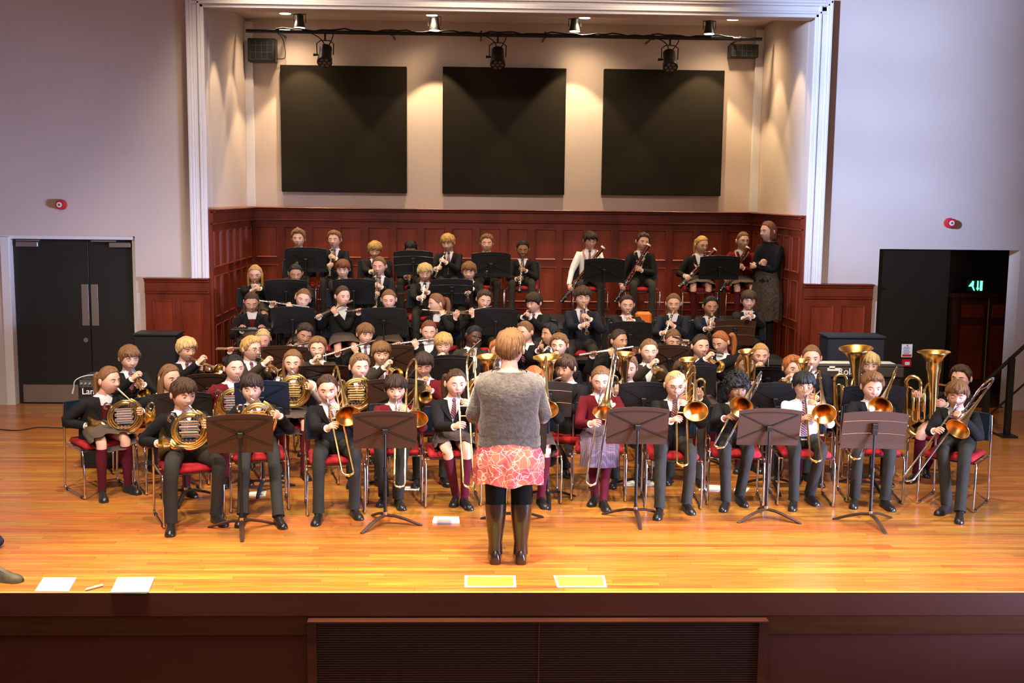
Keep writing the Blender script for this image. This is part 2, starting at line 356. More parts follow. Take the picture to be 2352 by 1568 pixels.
# panelling
def panelled(name, P0, u, n, W, rows, cols, label, cornice=.13, plinth=.15, ztop=None, z0=0.):
    """P0 left foot, u along, n outward; rows: list of (z0,z1)"""
    Z = A(0, 0, 1); H = ztop; b = MB()
    def bx(a0, a1, z0_, z1_, d0, d1, mb=None, bev=0.):
        (mb or b).box(P0+u*(a0+a1)/2+Z*(z0_+z1_)/2+n*(d0+d1)/2, (a1-a0, d1-d0, z1_-z0_), (u, n, Z), 0, bev)
    bx(0, W, 0, H-.02, 0, .03)
    sw = .085
    cw = (W-sw*(cols+1))/cols
    zs = [z0]+[q for r in rows for q in r]+[H-.16]
    for i in range(0, len(zs), 2): bx(0, W, zs[i], zs[i+1], .03, .055)
    for r in rows:
        for c in range(cols+1): bx(c*(cw+sw), c*(cw+sw)+sw, r[0], r[1], .03, .055)
    o = struct(name, b, mahog, label=label)
    q = MB()
    bx(0, W, H-.16, H-.03, .03, .07, q); bx(-.0, W, H-.05, H-.02, .03, .10, q, .008); bx(-.0, W, H-.02, H, .0, .13, q, .006); bx(0, W, H-.19, H-.165, .03, .085, q, .006)
    struct('cornice', q, mahog, o)
    q = MB(); bx(0, W, 0, plinth, .03, .075, q, .004); struct('plinth', q, mahog, o)
    cache = {}
    for r in rows:
        for c in range(cols):
            a0 = c*(cw+sw)+sw; key = r
            if key not in cache:
                q = MB(); ww, hh = cw, r[1]-r[0]
                def rect(i, d): return [u*x+Z*z+n*d for x, z in ((-ww/2+i, -hh/2+i), (ww/2-i, -hh/2+i), (ww/2-i, hh/2-i), (-ww/2+i, hh/2-i))]
                q.loft([rect(0, .055), rect(.003, .066), rect(.012, .066), rect(.034, .042), rect(.040, .036)], True, True)
                cache[key] = q.mesh('panel', mahog2, (0, 0, 0), 0)
            pc = P0+u*(a0+cw/2)+Z*(r[0]+r[1])/2
            link('panel', cache[key], o, pc)
    return o
H = ZWA
rA = [(.25, 1.05), (1.13, 1.78), (H-.72, H-.27)]
rA = [(.25, 1.0), (1.09, H-.82), (H-.72, H-.27)]
panelled('trim_7', A(XL+.03, YB, 0), A(1, 0, 0), A(0, -1, 0), XR-XL-.06, rA, 18, 'mahogany wall panelling behind the top riser', ztop=H)
panelled('trim_8', A(XL, YW, 0), A(0, 1, 0), A(1, 0, 0), YB-YW, rA, 6, 'mahogany panelling on the alcove side by the black doors', ztop=H)
panelled('trim_9', A(XR, YB, 0), A(0, -1, 0), A(-1, 0, 0), YB-YW, rA, 6, 'mahogany panelling on the alcove side behind the standing woman', ztop=H)
lo0 = atY(326, 700, YW-.2)[0]; lo1 = XL+.02
panelled('trim_10', A(lo0, YW-.0, 0), A(1, 0, 0), A(0, -1, 0), lo1-lo0, [(.3, ZWO-.27)], 2, 'low mahogany panelling beside the black double doors', ztop=ZWO)
ro1 = atY(2006, 700, YW-.1)[0]; ro0 = XR-.02
panelled('trim_11', A(ro0, YW-.0, 0), A(1, 0, 0), A(0, -1, 0), ro1-ro0, [(.3, ZWO-.27)], 2, 'low mahogany panelling beside the dark doorway', ztop=ZWO)
# black double doors at the left, in a white frame
dk = mat('black_door_laminate', (.008, .0085, .009), .5, 0, .04, 300); steel = mat('brushed_steel', (.42, .40, .40), .38, .9, 0, 60, .05, 4)
YD = YW+.10
def door_leaf(name, x0, x1, hx, closer, lock):
    b = MB(); b.b2(x0, x1, YD, YD+.045, .01, zdo-.05, 0, .003); o = struct(name, b, dk)
    b = MB(); b.b2(x0+.05, x1-.03, YD-.003, YD, .02, .24); struct('kick_plate', b, steel, o)
    b = MB(); b.b2(hx-.042, hx+.042, YD-.006, YD, .98, 1.49, 0, .002)
    struct('push_plate', b, steel, o)
    b = MB(); b.b2(closer, closer+.26, YD-.05, YD, zdo-.14, zdo-.08, 0, .005); b.b2(closer+.02 if x0 < -4.9 else closer-.2, closer+.3 if x0 < -4.9 else closer+.1, YD-.09, YD-.07, zdo-.07, zdo-.055); struct('door_closer', b, steel, o)
    if lock:
        b = MB(); b.tube([A(lock, YD-.012, .80), A(lock, YD, .80)], .028, 16); b.b2(lock-.004, lock+.004, YD-.016, YD-.012, .785, .815); struct('lock', b, steel, o)
xm = atY(207, 700, YD)[0]; xd0 = atY(36, 700, YD)[0]; xd1 = atY(310, 700, YD)[0]
door_leaf('door_1', xd0, xm-.003, atY(196, 700, YD)[0], atY(36, 560, YD)[0]+.02, atY(197, 760, YD)[0])
door_leaf('door_2', xm+.003, xd1, atY(218, 700, YD)[0], xd1-.28, None)
b = MB(); b.b2(xd0-.11, xd0-.005, YW-.02, YW+.28, 0, zdo-.02, 0, .004); b.b2(xd0-.11, xd1+.03, YW+.02, YW+.28, zdo-.045, zdo, 0, .002); b.b2(xd1, xd1+.06, YW+.05, YW+.28, 0, zdo-.02)
struct('trim_12', b, wallw)
b = MB(); b.b2(-8, xd0-.12, YW+.02, YW+.05, 0, zdo); struct('wall_dark_left', b, mat('navy_black_board', (.012, .012, .03), .6))
b = MB(); b.b2(xd0-.2, xd1+.1, YW+.32, YW+.36, 0, zdo); struct('wall_behind_doors', b, dk)
# dark doorway at the right: a black lobby with mahogany doors, an exit sign
lob = mat('black_lobby_paint', (.010, .009, .006), .35, 0, .03, 20)
b = MB(); b.b2(xr0-.02, xr0+.92, YW+.06, YW+.12, 0, zdr); b.b2(xr0+.9, xr1+1.2, YW+1.3, YW+1.4, 0, zdr+.3); b.b2(xr1+1.0, xr1+1.1, YW+.31, YW+1.4, 0, zdr+.3); b.b2(xr0, xr1+1.1, YW+.31, YW+1.4, zdr+.02, zdr+.07)
b.b2(xr0+.2, xr0+.24, YW+.1, YW+1.3, 0, zdr); b.b2(xr0+.2, xr0+.95, YW+1.3, YW+1.4, 0, zdr)
struct('wall_lobby', b, lob)
dx0 = atY(2192, 800, YW+1.2)[0]; dx1 = atY(2310, 800, YW+1.2)[0]; dz1 = atY(2240, 672, YW+1.2)[2]
b = MB(); mdx = (dx0+dx1)/2+.08
for a0, a1 in ((dx0, mdx-.004), (mdx+.004, dx1)): b.b2(a0, a1, YW+1.2, YW+1.25, 0, dz1-.06)
b.b2(dx0-.08, dx0, YW+1.15, YW+1.27, 0, dz1); b.b2(dx1, dx1+.06, YW+1.15, YW+1.27, 0, dz1); b.b2(dx0-.12, dx1+.1, YW+1.12, YW+1.27, dz1-.06, dz1)
o = struct('door_3', b, wood('dark_mahogany_door', (.035, .008, .004), (.07, .014, .007), .35, (3, 3, .5)))
for a0, a1 in ((dx0+.05, mdx-.05), (mdx+.05, dx1-.04)):
    for z0, z1 in ((.2, .95), (1.05, dz1-.16)):
        b = MB(); b.b2(a0, a1, YW+1.185, YW+1.20, z0, z1, 0, .006); struct('panel', b, mahog, o)
b = MB(); b.b2(mdx-.006, mdx+.006, YW+1.19, YW+1.2, 0, dz1-.06); struct('door_bead', b, mat('pale_bead', (.25, .2, .16), .5), o)
light('POINT', 'lobby_fill', (xr0+.6, YW+.6, 1.7), (0, 0, 0), 7, (1, .75, .5), .1)  # unseen point light added to bring out the dark lobby doors
def flat_text(txt, P, size, m, name, parent=None, u=A(1, 0, 0), depth=.002):
    cu = bpy.data.curves.new(name, 'FONT'); cu.body = txt; cu.size = size; cu.extrude = depth; cu.align_x = 'CENTER'; cu.align_y = 'CENTER'
    tmp = bpy.data.objects.new('tmp', cu); C.objects.link(tmp); dg = bpy.context.evaluated_depsgraph_get(); dg.update()
    me = bpy.data.meshes.new_from_object(tmp.evaluated_get(dg)); bpy.data.objects.remove(tmp)
    me.materials.clear(); me.materials.append(m)
    o = link(name, me, parent, P); n = nrm(np.cross(u, A(0, 0, 1)))
    o.rotation_euler = Matrix(((u[0], 0, n[0]), (u[1], 0, n[1]), (u[2], 1, n[2]))).to_euler(); return o
# exit sign: arrow, running figure, doorway in green light
ex = atY(2242, 656, YW+1.0); Q = Thing('exit_sign', 'green lit exit sign above the dark mahogany doors', 'sign', ex)
b = MB(); b.box(ex+A(0, .02, 0), (.24, .03, .15)); b.b2(ex[0]-.01, ex[0]+.01, ex[1]+.03, YW+1.3, ex[2]-.01, ex[2]+.01); Q.part('housing', b, M['blackp'], 0)
b = MB(); gx, gy, gz = ex; gy -= .0
def pl_(x0, x1, z0, z1): b.b2(gx+x0, gx+x1, gy-.004, gy+.004, gz+z0, gz+z1)
pl_(.055, .085, -.065, .065); pl_(.015, .03, -.03, .065); pl_(-.065, -.035, .0, .03)
b.add([A(gx+x, gy-.004, gz+z) for x, z in ((.0, -.03), (.045, -.03), (.0225, -.068))], [(0, 1, 2)])
b.add([A(gx+x, gy-.004, gz+z) for x, z in ((-.105, -.01), (-.06, .05), (-.06, -.01), (-.03, -.065), (-.015, -.065), (-.04, 0), (-.03, .06), (-.055, .065))], [(0, 1, 2), (2, 3, 4, 5), (5, 6, 7, 1)])
Q.part('glyph', b, mat('green_sign_light', (.05, .9, .4), .5, emit=((.1, 1, .45), 3.)), 0)
# fire notice and red call point
nt = atY(2083, 805, YW+.05); Q = Thing('fire_notice', 'white fire action notice on the black wall', 'notice', nt)
b = MB(); b.box(nt, (.135, .008, .165)); Q.part('sheet', b, M['paper'], 0)
b = MB(); b.box(nt+A(0, -.006, -.06), (.115, .004, .028)); Q.part('red_band', b, mat('notice_red', (.6, .03, .02), .5), 0)
b = MB(); bl = mat('notice_grey_print', (.12, .12, .16), .6)
for k in range(5): b.box(nt+A(-.008, -.006, .045-.02*k), (.085 if k % 2 else .07, .003, .006))
b.tube([nt+A(0, -.008, .066), nt+A(0, -.004, .066)], .009, 10); Q.part('print', b, bl, 0)
cp = atY(2082, 833, YW+.04); Q = Thing('fire_call_point', 'small red fire call point below the white notice', 'alarm', cp)
b = MB(); b.box(cp, (.11, .05, .09), bev=.006); Q.part('box', b, mat('alarm_red', (.55, .015, .02), .35), 0)
b = MB(); b.box(cp+A(0, -.027, -.005), (.06, .004, .04)); Q.part('window', b, M['paper'], 0)
# round red sounders on the two walls
for (px, py, wh) in ((139, 470, 'left wall above the black doors'), (2183, 512, 'right wall above the dark doorway')):
    c = atY(px, py, YW-.06); Q = Thing('fire_sounder', 'round red fire alarm sounder on the ' + wh, 'alarm', (c[0], YW, c[2]), 'fire alarm sounders')
    b = MB(); b.tube([A(c[0], YW-q, c[2]) for q in (0, .05, .052, .085, .10)], [.062, .062, .052, .056, .05], 24); Q.part('body', b, mat('alarm_red', (.55, .015, .02), .35))
    b = MB(); b.tube([A(c[0], YW-.10, c[2]), A(c[0], YW-.108, c[2])], .032, 20, m=0); b.tube([A(c[0], YW-.108, c[2]), A(c[0], YW-.112, c[2])], .014, 12, m=1); Q.part('lens', b, [mat('lens_white', (.8, .75, .75), .3), mat('lens_dark', (.25, .1, .1), .3)])
# black acoustic panels
fel = mat('black_acoustic_felt', (.015, .011, .007), .95, 0, .3, 300, .15, 3, .2)
for (x0, x1, y0, y1, wh) in ((647, 934, 153, 440, 'above the clarinets'), (1016, 1301, 157, 444, 'in the middle of the back wall'), (1382, 1665, 162, 447, 'above the bassoons')):
    p0 = atY(x0, y1, YB-.1); p1 = atY(x1, y0, YB-.1); b = MB(); b.b2(p0[0], p1[0], YB-.10, YB, p0[2], p1[2], 0, .006)
    solo('acoustic_panel', b, fel, 'large square black acoustic panel ' + wh, 'panel', ((p0[0]+p1[0])/2, YB, p0[2]), 'acoustic panels', 0)
# lighting bar, cans, spots, downlights, boxes
YP = YB-.62
p0 = atY(565, 73, YP); p1 = atY(1750, 88, YP); zb = (p0[2]+p1[2])/2
Q = Thing('lighting_bar', 'long black lighting bar under the alcove ceiling', 'bar', (p0[0], YP, zb))
b = MB(); b.tube([A(p0[0], YP, zb), A(p1[0], YP, zb)], .026, 12); Q.part('pipe', b, M['blackp'])
b = MB(); n = 60
b.tube([A(p0[0]+.4+(p1[0]-p0[0]-.8)*i/n, YP-.02, zb+.028+.012*math.sin(i*.9)+.01*math.sin(i*2.3)) for i in range(n+1)], .010, 6); Q.part('cable', b, M['rubber'])
for px in (640, 900, 1105, 1252, 1500, 1700):
    x = atY(px, 80, YP)[0]; b = MB(); b.tube([A(x-.012, YP, zb), A(x+.012, YP, zb)], .036, 12); b.b2(x-.01, x+.01, YP, YB-.001, zb-.01, zb+.01); b.b2(x-.012, x+.012, YP-.012, YP+.012, zb+.02, zb+.05); Q.part('clamp', b, M['standb'])
for i, (px, py) in enumerate(((747, 126), (1143, 131), (1538, 137))):
    c = atY(px, py, YP); x = c[0]; lab = ('over the left black panel', 'over the middle black panel', 'over the right black panel')[i]
    Q = Thing('stage_lamp', 'black LED stage lamp hanging ' + lab, 'lamp', (x, YP, c[2]), 'lamps under the lighting bar')
    b = MB(); ax = nrm(A(0, -.75, -1)); P = c
    b.tube([P-ax*.15, P-ax*.13, P-ax*.12, P+ax*.05, P+ax*.07, P+ax*.14], [.05, .07, .085, .088, .10, .104], 20, True); Q.part('housing', b, M['blackp'])
    b = MB(); fc = P+ax*.142; uu = A(1, 0, 0); vv = np.cross(ax, uu)
    for k in range(7):
        o_ = fc+(uu*math.cos(k*PI/3)+vv*math.sin(k*PI/3))*.062 if k < 6 else fc
        b.tube([o_, o_+ax*.006], .024, 10)
    Q.part('lens', b, mat('lamp_lens', (.35, .33, .30), .15, .6))
    b = MB(); b.tube([P+A(-.11, 0, .0), P+A(-.115, 0, .15), P+A(-.06, 0, .19), P+A(.06, 0, .19), P+A(.115, 0, .15), P+A(.11, 0, .0)], .008, 6); b.tube([P+A(-.16, 0, 0), P+A(-.09, 0, 0)], [.02, .012], 8); b.tube([P+A(0, 0, .19), A(x, YP, zb-.02)], .014, 8); Q.part('yoke', b, M['blackp'])
    b = MB(); b.tube(smooth_path([P-ax*.14, P+A(-.05, -.03, .2), P+A(-.16, -.03, .27), A(x-.30, YP-.02, zb+.02)]), .007, 6); b.tube(smooth_path([P-ax*.14+A(.03, 0, 0), P+A(.1, -.03, .22), A(x+.12, YP-.02, zb)]), .007, 6); Q.part('cable', b, M['rubber'])
glow = mat('lamp_glow', (1, .9, .8), .5, emit=((1, .86, .7), 14.))
for i, (px, py) in enumerate(((688, 52), (998, 58), (1320, 60), (1629, 66))):
    YS = YB-.50; c = atY(px, py+10, YS); x = c[0]
    Q = Thing('spotlight', ('first', 'second', 'third', 'fourth')[i]+' small black spotlight from the left under the alcove ceiling', 'spotlight', (x, YS, ZCE), 'ceiling spotlights')
    b = MB(); b.tube([A(x, YS, c[2]+q) for q in (.16, .155, .09, .06, .0, -.01)], [.03, .055, .055, .062, .078, .078], 20, True); Q.part('can', b, M['blackp'])
    b = MB(); b.tube([A(x, YS, c[2]-.011), A(x, YS, c[2]-.016)], .07, 20); Q.part('bulb', b, glow)
    b = MB(); b.tube([A(x-.085, YS, c[2]+.05), A(x-.085, YS, ZCE-.01), A(x+.085, YS, ZCE-.01), A(x+.085, YS, c[2]+.05)], .006, 6); b.tube([A(x, YS, c[2]+.15), A(x, YS, ZCE)], .012, 8); Q.part('bracket', b, M['blackp'])
    light('SPOT', 'spotlight_beam', (x, YS, c[2]-.03), (x, YS+.03, 0), 150, (1, .76, .42), .02, 78, .25)
for i, (px, py) in enumerate(((655, 31), (992, 35), (1343, 41), (1683, 45))):
    d = ray(px, py); c = CAM+d*((ZCE-.004-CAM[2])/d[2]); c[1] = min(c[1], YB-.3)
    b = MB(); b.tube([A(c[0], c[1], ZCE), A(c[0], c[1], ZCE-.008)], .075, 20); Q = Thing('downlight', ('first', 'second', 'third', 'fourth')[i]+' round recessed downlight from the left in the alcove ceiling', 'downlight', (c[0], c[1], ZCE), 'recessed downlights'); Q.part('lamp_disc', b, glow)
    b = MB(); b.tube([A(c[0], c[1], ZCE), A(c[0], c[1], ZCE-.006)], .09, 20); Q.part('rim', b, wallw); light('SPOT', 'downlight_beam', (c[0], c[1], ZCE-.02), (c[0], c[1]-.25, 0), 130, (1, .74, .45), .05, 140, 1)
for sx in (1, -1):
    for yy in (14.75, 15.75):
        x = (XR-.42) if sx > 0 else (XL+.42)
        light('SPOT', 'side_downlight', (x, yy, ZCE-.03), (x+sx*.06, yy, 0), 110, (1, .78, .48), .02, 56, .3)
for (x0, x1, y0, y1, k) in ((569, 632, 88, 141, 0), (1677, 1743, 102, 131, 1)):
    p0 = atY(x0, y1, YB-.2); p1 = atY(x1, y0, YB-.2)
    Q = Thing('wall_speaker', ('black gridded box on the back wall left of the panels', 'small flat black box on the back wall right of the panels')[k], 'box', (p0[0], YB, p0[2]))
    b = MB(); b.b2(p0[0], p1[0], YB-.20, YB, p0[2], p1[2], 0, .008); Q.part('case', b, M['blackp'], 0)
    b = MB(); W_, H_ = p1[0]-p0[0], p1[2]-p0[2]; nx, nz = (4, 2) if k == 0 else (5, 2)
    for i in range(nx+1): xx = p0[0]+W_*(.08+.84*i/nx); b.b2(xx-.003, xx+.003, YB-.206, YB-.2, p0[2]+.1*H_, p1[2]-.1*H_)
    for i in range(nz+1): zz = p0[2]+H_*(.1+.8*i/nz*(.75 if k == 0 else 1)); b.b2(p0[0]+.08*W_, p1[0]-.08*W_, YB-.206, YB-.2, zz-.003, zz+.003)
    Q.part('grille', b, mat('grille_grey', (.10, .11, .10), .4, .5), 0)
    if k == 0:
        b = MB(); b.tube(smooth_path([A(p1[0], YB-.1, p0[2]+.05), A(p1[0]+.12, YB-.1, p0[2]+.08), A(p1[0]+.10, YB-.2, p1[2]), A(p1[0]+.06, YP, zb)]), .006, 6); Q.part('cable', b, M['rubber'])
# risers
carp = mat('black_riser_carpet', (.010, .009, .010), .95, 0, .4, 300)
RZ = {'P1': .33, 'P2': .60, 'P3': .92}
for nm, y0, y1, x0, x1, lb in (('P1', 13.3, 14.24, XL+.35, XR-.35, 'lowest black riser under the flutes and oboes'), ('P2', 14.24, 15.22, XL+.14, XR-.14, 'middle black riser under the lower clarinets'), ('P3', 15.22, YB-.08, XL+.14, XR-.14, 'top black riser under the bassoons')):
    Q = Thing('stage_riser', lb, 'riser', (0, (y0+y1)/2, 0)); z = RZ[nm]
    b = MB(); b.b2(x0, x1, y0, y1, z-.04, z, 0, .004); Q.part('deck', b, carp, 0)
    b = MB(); b.b2(x0+.02, x1-.02, y0+.02, y1-.01, 0, z-.04); Q.part('skirt_board', b, carp, 0)
    b = MB(); b.b2(x0, x1, y0-.006, y0, z-.045, z+.001); Q.part('nosing', b, mat('riser_edge', (.10, .09, .09), .4, .6), 0)
# ============================================================ people
def rotm(yaw, pitch, roll):
    cy, sy = math.cos(yaw), math.sin(yaw); cp, sp = math.cos(pitch), math.sin(pitch); cr, sr = math.cos(roll), math.sin(roll)
    Rz = np.array([[cy, -sy, 0], [sy, cy, 0], [0, 0, 1]]); Rx = np.array([[1, 0, 0], [0, cp, -sp], [0, sp, cp]]); Ry = np.array([[cr, 0, sr], [0, 1, 0], [-sr, 0, cr]])
    return Rz@Rx@Ry
HA, HB, HC = .073, .090, .106
def head_base(az, el):
    x = HA*np.cos(el)*np.sin(az); y = -HB*np.cos(el)*np.cos(az); z = HC*np.sin(el)
    lo = np.clip(-z/HC, 0, 1); x = x*(1-.25*lo**1.9); fr = y < 0
    y = np.where(fr, y*(1-.06*lo**2), y*(1-.45*lo**1.2)); return x, y, z
def head_face(az, el, nose=1.):
    x, y, z = head_base(az, el); f = (y < 0).astype(float)
    g = lambda cx, cz, sx, sz, ab=False: np.exp(-(((np.abs(x) if ab else x)-cx)/sx)**2-((z-cz)/sz)**2)*f
    y = y + .006*f*np.clip((-y-.07)/.02, 0, 1)
    y = y - nose*(.017*g(0, -.021, .0105, .012)+.008*g(0, -.004, .008, .020)+.006*g(.009, -.026, .007, .008, True))
    y = y + .009*g(.030, .006, .015, .011, True)-.004*g(.028, .024, .020, .007, True)-.004*g(.038, -.026, .018, .02, True)
    y = y - .006*g(0, -.050, .019, .0045)-.006*g(0, -.060, .016, .0045)+.003*g(0, -.055, .02, .0022)-.007*g(0, -.086, .018, .013)+.002*g(0, -.072, .02, .006)
    return x, y, z
_az = []
for i in range(44):
    t = i/44*2-1                      # -1..1 -> more samples in front
    _az.append(PI*(0.55*t+0.45*t**3))
AZ = np.array(_az); EL = np.radians(np.concatenate([np.linspace(-88, -50, 6)[:-1], np.linspace(-50, 30, 27)[:-1], np.linspace(30, 88, 8)]))
def add_head(mb, Hm, Rm, s, nose=1.):
    rings = []
    for e in EL:
        x, y, z = head_face(AZ, np.full(44, e), nose); P = np.stack([x, y, z], 1)*s; rings.append(Hm+P@Rm.T)
    o = len(mb.f); mb.loft(rings)
    for k in range(o, len(mb.f)):       # lips
        f = mb.f[k]
        if len(f) == 4:
            c = (sum(np.array(mb.v[i]) for i in f)/4-Hm)@Rm/s
            if c[1] < -.06 and abs(c[0]) < .019-.12*abs(c[2]+.055) and abs(c[2]+.055) < .0075: mb.m[k] = 1
    for sx in (-1, 1):                  # ears
        c = A(sx*.073, .006, -.004); rr = []
        for t, w_ in ((0, .4), (.25, .9), (.6, 1), (.85, .75), (1, .3)):
            rr.append([Hm+(c+A(sx*(.0+.016*t), .010*t+math.cos(a)*.014*w_, math.sin(a)*.026*w_-abs(min(0, math.sin(a)))*.0))@Rm.T*s for a in np.linspace(0, 2*PI, 10, endpoint=False)])
        mb.loft(rr if sx < 0 else [r[::-1] for r in rr])
LINES = {
 'short': [(0, 40), (30, 40), (50, 30), (66, 10), (76, -6), (86, -4), (96, 12), (112, 0), (125, -22), (180, -40)],
 'fringe': [(0, 22), (35, 20), (56, 14), (68, -2), (80, -8), (92, 0), (106, 4), (122, -22), (180, -42)],
 'crop': [(0, 44), (30, 43), (50, 34), (66, 12), (78, 0), (92, 12), (112, 0), (128, -18), (180, -36)],
 'back': [(0, 44), (35, 42), (55, 32), (70, 16), (84, 4), (96, 10), (112, -8), (130, -24), (180, -34)],
 'mop': [(0, 16), (35, 14), (52, 2), (68, -18), (90, -26), (120, -34), (180, -44)],
}
TH = {'short': (.013, .007), 'fringe': (.015, .010), 'crop': (.008, .005), 'back': (.009, .007), 'mop': (.026, .022)}
def add_hair(mb, Hm, Rm, s, style, rng):
    base = {'pony': 'back', 'bun': 'back', 'pigtails': 'back', 'long': 'back', 'side_pony': 'back', 'quiff': 'short', 'curly': 'mop', 'bob': 'fringe', 'curlypony': 'back'}.get(style, style)
    if style == 'bob': base = 'back'
    ln = LINES[base]; tt, ts = TH[base]; na = 56
    if style == 'quiff': tt = .024
    az = np.linspace(-PI, PI, na, endpoint=False); aa = np.degrees(np.abs(az))
    hl = np.interp(aa, [p[0] for p in ln], [p[1] for p in ln]); ph = rng.random(6)*6.28
    rag = {'fringe': 4, 'mop': 4, 'short': 3, 'crop': 1.2, 'back': 1.0}[base]
    hl = hl + rag*(np.sin(az*9+ph[0])*.5+np.sin(az*17+ph[1])*.5)*(aa < 70)+1.2*np.sin(az*21+ph[2])
    part = rng.choice([-1, 1])*.35
    rings = []; K = 15
    for k in range(K):
        q = 0 if k == 0 else (k-1)/(K-2.)
        el = np.radians(hl + (89-hl)*q**.9)
        x, y, z = head_base(az, el); P = np.stack([x, y, z], 1); n = P/np.array([HA**2, HB**2, HC**2]); n /= np.linalg.norm(n, axis=1)[:, None]
        top = np.clip(z/HC, 0, 1)
        th = ts+(tt-ts)*top
        ridg = (np.sin(az*15+ph[3]+3*np.sin(el*3+ph[4]))*.55+np.sin(az*27+ph[5]+el*5)*.35)*(.0016 if base != 'mop' else .003)
        th = th+ridg*np.clip(1.15-q, 0, 1)
        if base == 'mop': th = th+.007*np.sin(az*6+el*9+ph[0])*np.sin(el*11+az*3+ph[1])
        if style == 'quiff': th = th+.012*np.exp(-(az/.7)**2)*np.clip(top*1.5-.3, 0, 1)
        if base == 'back': th = th-.004*np.exp(-((az-part*.2)/.10)**2)*top
        if base in ('short', 'fringe'): th = th+.004*np.exp(-((az-part)/.5)**2)*top
        if k == 0: th = th*0-.003
        elif k == 1: th = th*.72
        rings.append(Hm+((P+n*th[:, None])*s)@Rm.T)
    mb.loft(rings)
    nc = {'short': 130, 'fringe': 130, 'crop': 60, 'back': 70, 'mop': 0}[base]
    for i in range(nc):
        a0 = rng.uniform(-PI, PI); h0 = np.interp(a0, az, hl, period=2*PI); over = {'short': 3, 'fringe': 5, 'crop': 0, 'back': 0}[base]
        if base == 'back': e0, e1, dr = h0+rng.uniform(1, 10), h0+rng.uniform(25, 60), 0.
        else: e0, e1, dr = h0-rng.uniform(-14, over), h0+(88-h0)*rng.uniform(.35, .85), part*rng.uniform(.2, 1.1)
        e1 = min(e1, 84); pts = []; lift = rng.uniform(.0, .005) if base != 'back' else rng.uniform(-.002, .0015)
        if abs(a0) > 1.2 and abs(a0) < 1.9 and base != 'back': e0 = max(e0, h0)
        for k, u_ in enumerate((0, .3, .65, 1)):
            e = math.radians(e0+(e1-e0)*u_); a = a0+dr*u_*u_*.8
            x, y, z = head_base(np.array(a), np.array(e)); q = np.array([float(x), float(y), float(z)]); n_ = nrm(q/np.array([HA**2, HB**2, HC**2])); tp = max(0, q[2]/HC)
            thk = ts+(tt-ts)*tp+(.012*math.exp(-(a/.7)**2)*max(0, min(1, tp*1.5-.3)) if style == 'quiff' else 0)
            q = q+n_*(thk+(lift if k else lift*.6-.002)-(.006 if k == 3 else 0)); pts.append(Hm+(q*s)@Rm.T)
        wd_ = {'short': .0075, 'fringe': .0085, 'crop': .0045, 'back': .0042}[base]*rng.uniform(.7, 1.25)*s
        mb.tube(pts, [wd_*.25, wd_*.9, wd_, wd_*.5], 5)
    if base == 'mop':
        for i in range(150):
            a = rng.uniform(-PI, PI); h0 = np.interp(a, az, hl, period=2*PI); e = math.radians(h0+(88-h0)*rng.random()**.8)
            x, y, z = head_base(np.array(a), np.array(e)); q = np.array([float(x), float(y), float(z)]); n_ = nrm(q/np.array([HA**2, HB**2, HC**2])); q = q+n_*(ts+rng.uniform(-.004, .006))
            t1 = nrm(np.cross(n_, rng.standard_normal(3))); t2 = np.cross(n_, t1); r_ = rng.uniform(.008, .014)
            mb.tube([Hm+((q+(t1*math.cos(b_)+t2*math.sin(b_))*r_+n_*.003*b_)*s)@Rm.T for b_ in np.linspace(0, 5.0, 8)], .0045*s, 5)
    T = lambda *p: Hm+(A(*p)*s)@Rm.T
    def lock(pts, rad, seg=9): mb.tube(smooth_path(pts), list(np.interp(np.linspace(0, 1, (len(pts)-1)*4+1), np.linspace(0, 1, len(rad)), rad)), seg)
    dn = A(0, 0, -1)*s
    if style in ('pony', 'side_pony', 'curlypony'):
        sd = .045*part/abs(part) if style != 'pony' else 0
        if style == 'curlypony': sd = .055
        b0 = T(sd, .088, .030); lock([b0, T(sd*1.2, .125, .02), T(sd*1.3, .135, -.03)+dn*.03, T(sd*1.3, .12, -.06)+dn*.09, T(sd*1.1, .11, -.09)+dn*.13], [.016*s, .027*s, .030*s, .022*s, .004*s])
    if style == 'bun':
        for k in range(3): mb.tube(arc(T(0, .10, .035), (Rm@A(1, 0, 0)), (Rm@A(0, 0, 1)), (.018-.007*k)*s, 0, 2*PI, 13), .013*s, 8)
        mb.tube([T(0, .085, .035), T(0, .118, .035)], [.03*s, .018*s], 12)
    if style == 'pigtails':
        for sx in (-1, 1):
            lock([T(sx*.060, .045, -.02), T(sx*.078, .025, -.06), T(sx*.075, -.03, -.10)+dn*.03, T(sx*.07, -.055, -.12)+dn*.09, T(sx*.066, -.06, -.12)+dn*.15], [.014*s, .016*s, .015*s, .013*s, .004*s], 8)
    if style in ('long', 'bob'):
        L0 = .15 if style == 'long' else .02
        for i, a in enumerate(np.linspace(-1.85, 1.85, 26)):
            a += rng.uniform(-.05, .05); L = L0+rng.uniform(-.03, .02)*(1 if L0 > .1 else .2)
            x0, y0 = .078*math.sin(a), .082*math.cos(a)
            q = T(x0, y0, -.02); lock([T(x0*.93, y0*.95, .035), q, T(x0*1.02, y0*1.0+.005, -.06)+dn*L*.4, T(x0*.95, y0*1.0+.004, -.075)+dn*L], [.008*s, .013*s*rng.uniform(.8, 1.2), .012*s, .003*s], 6)
EYE = {}
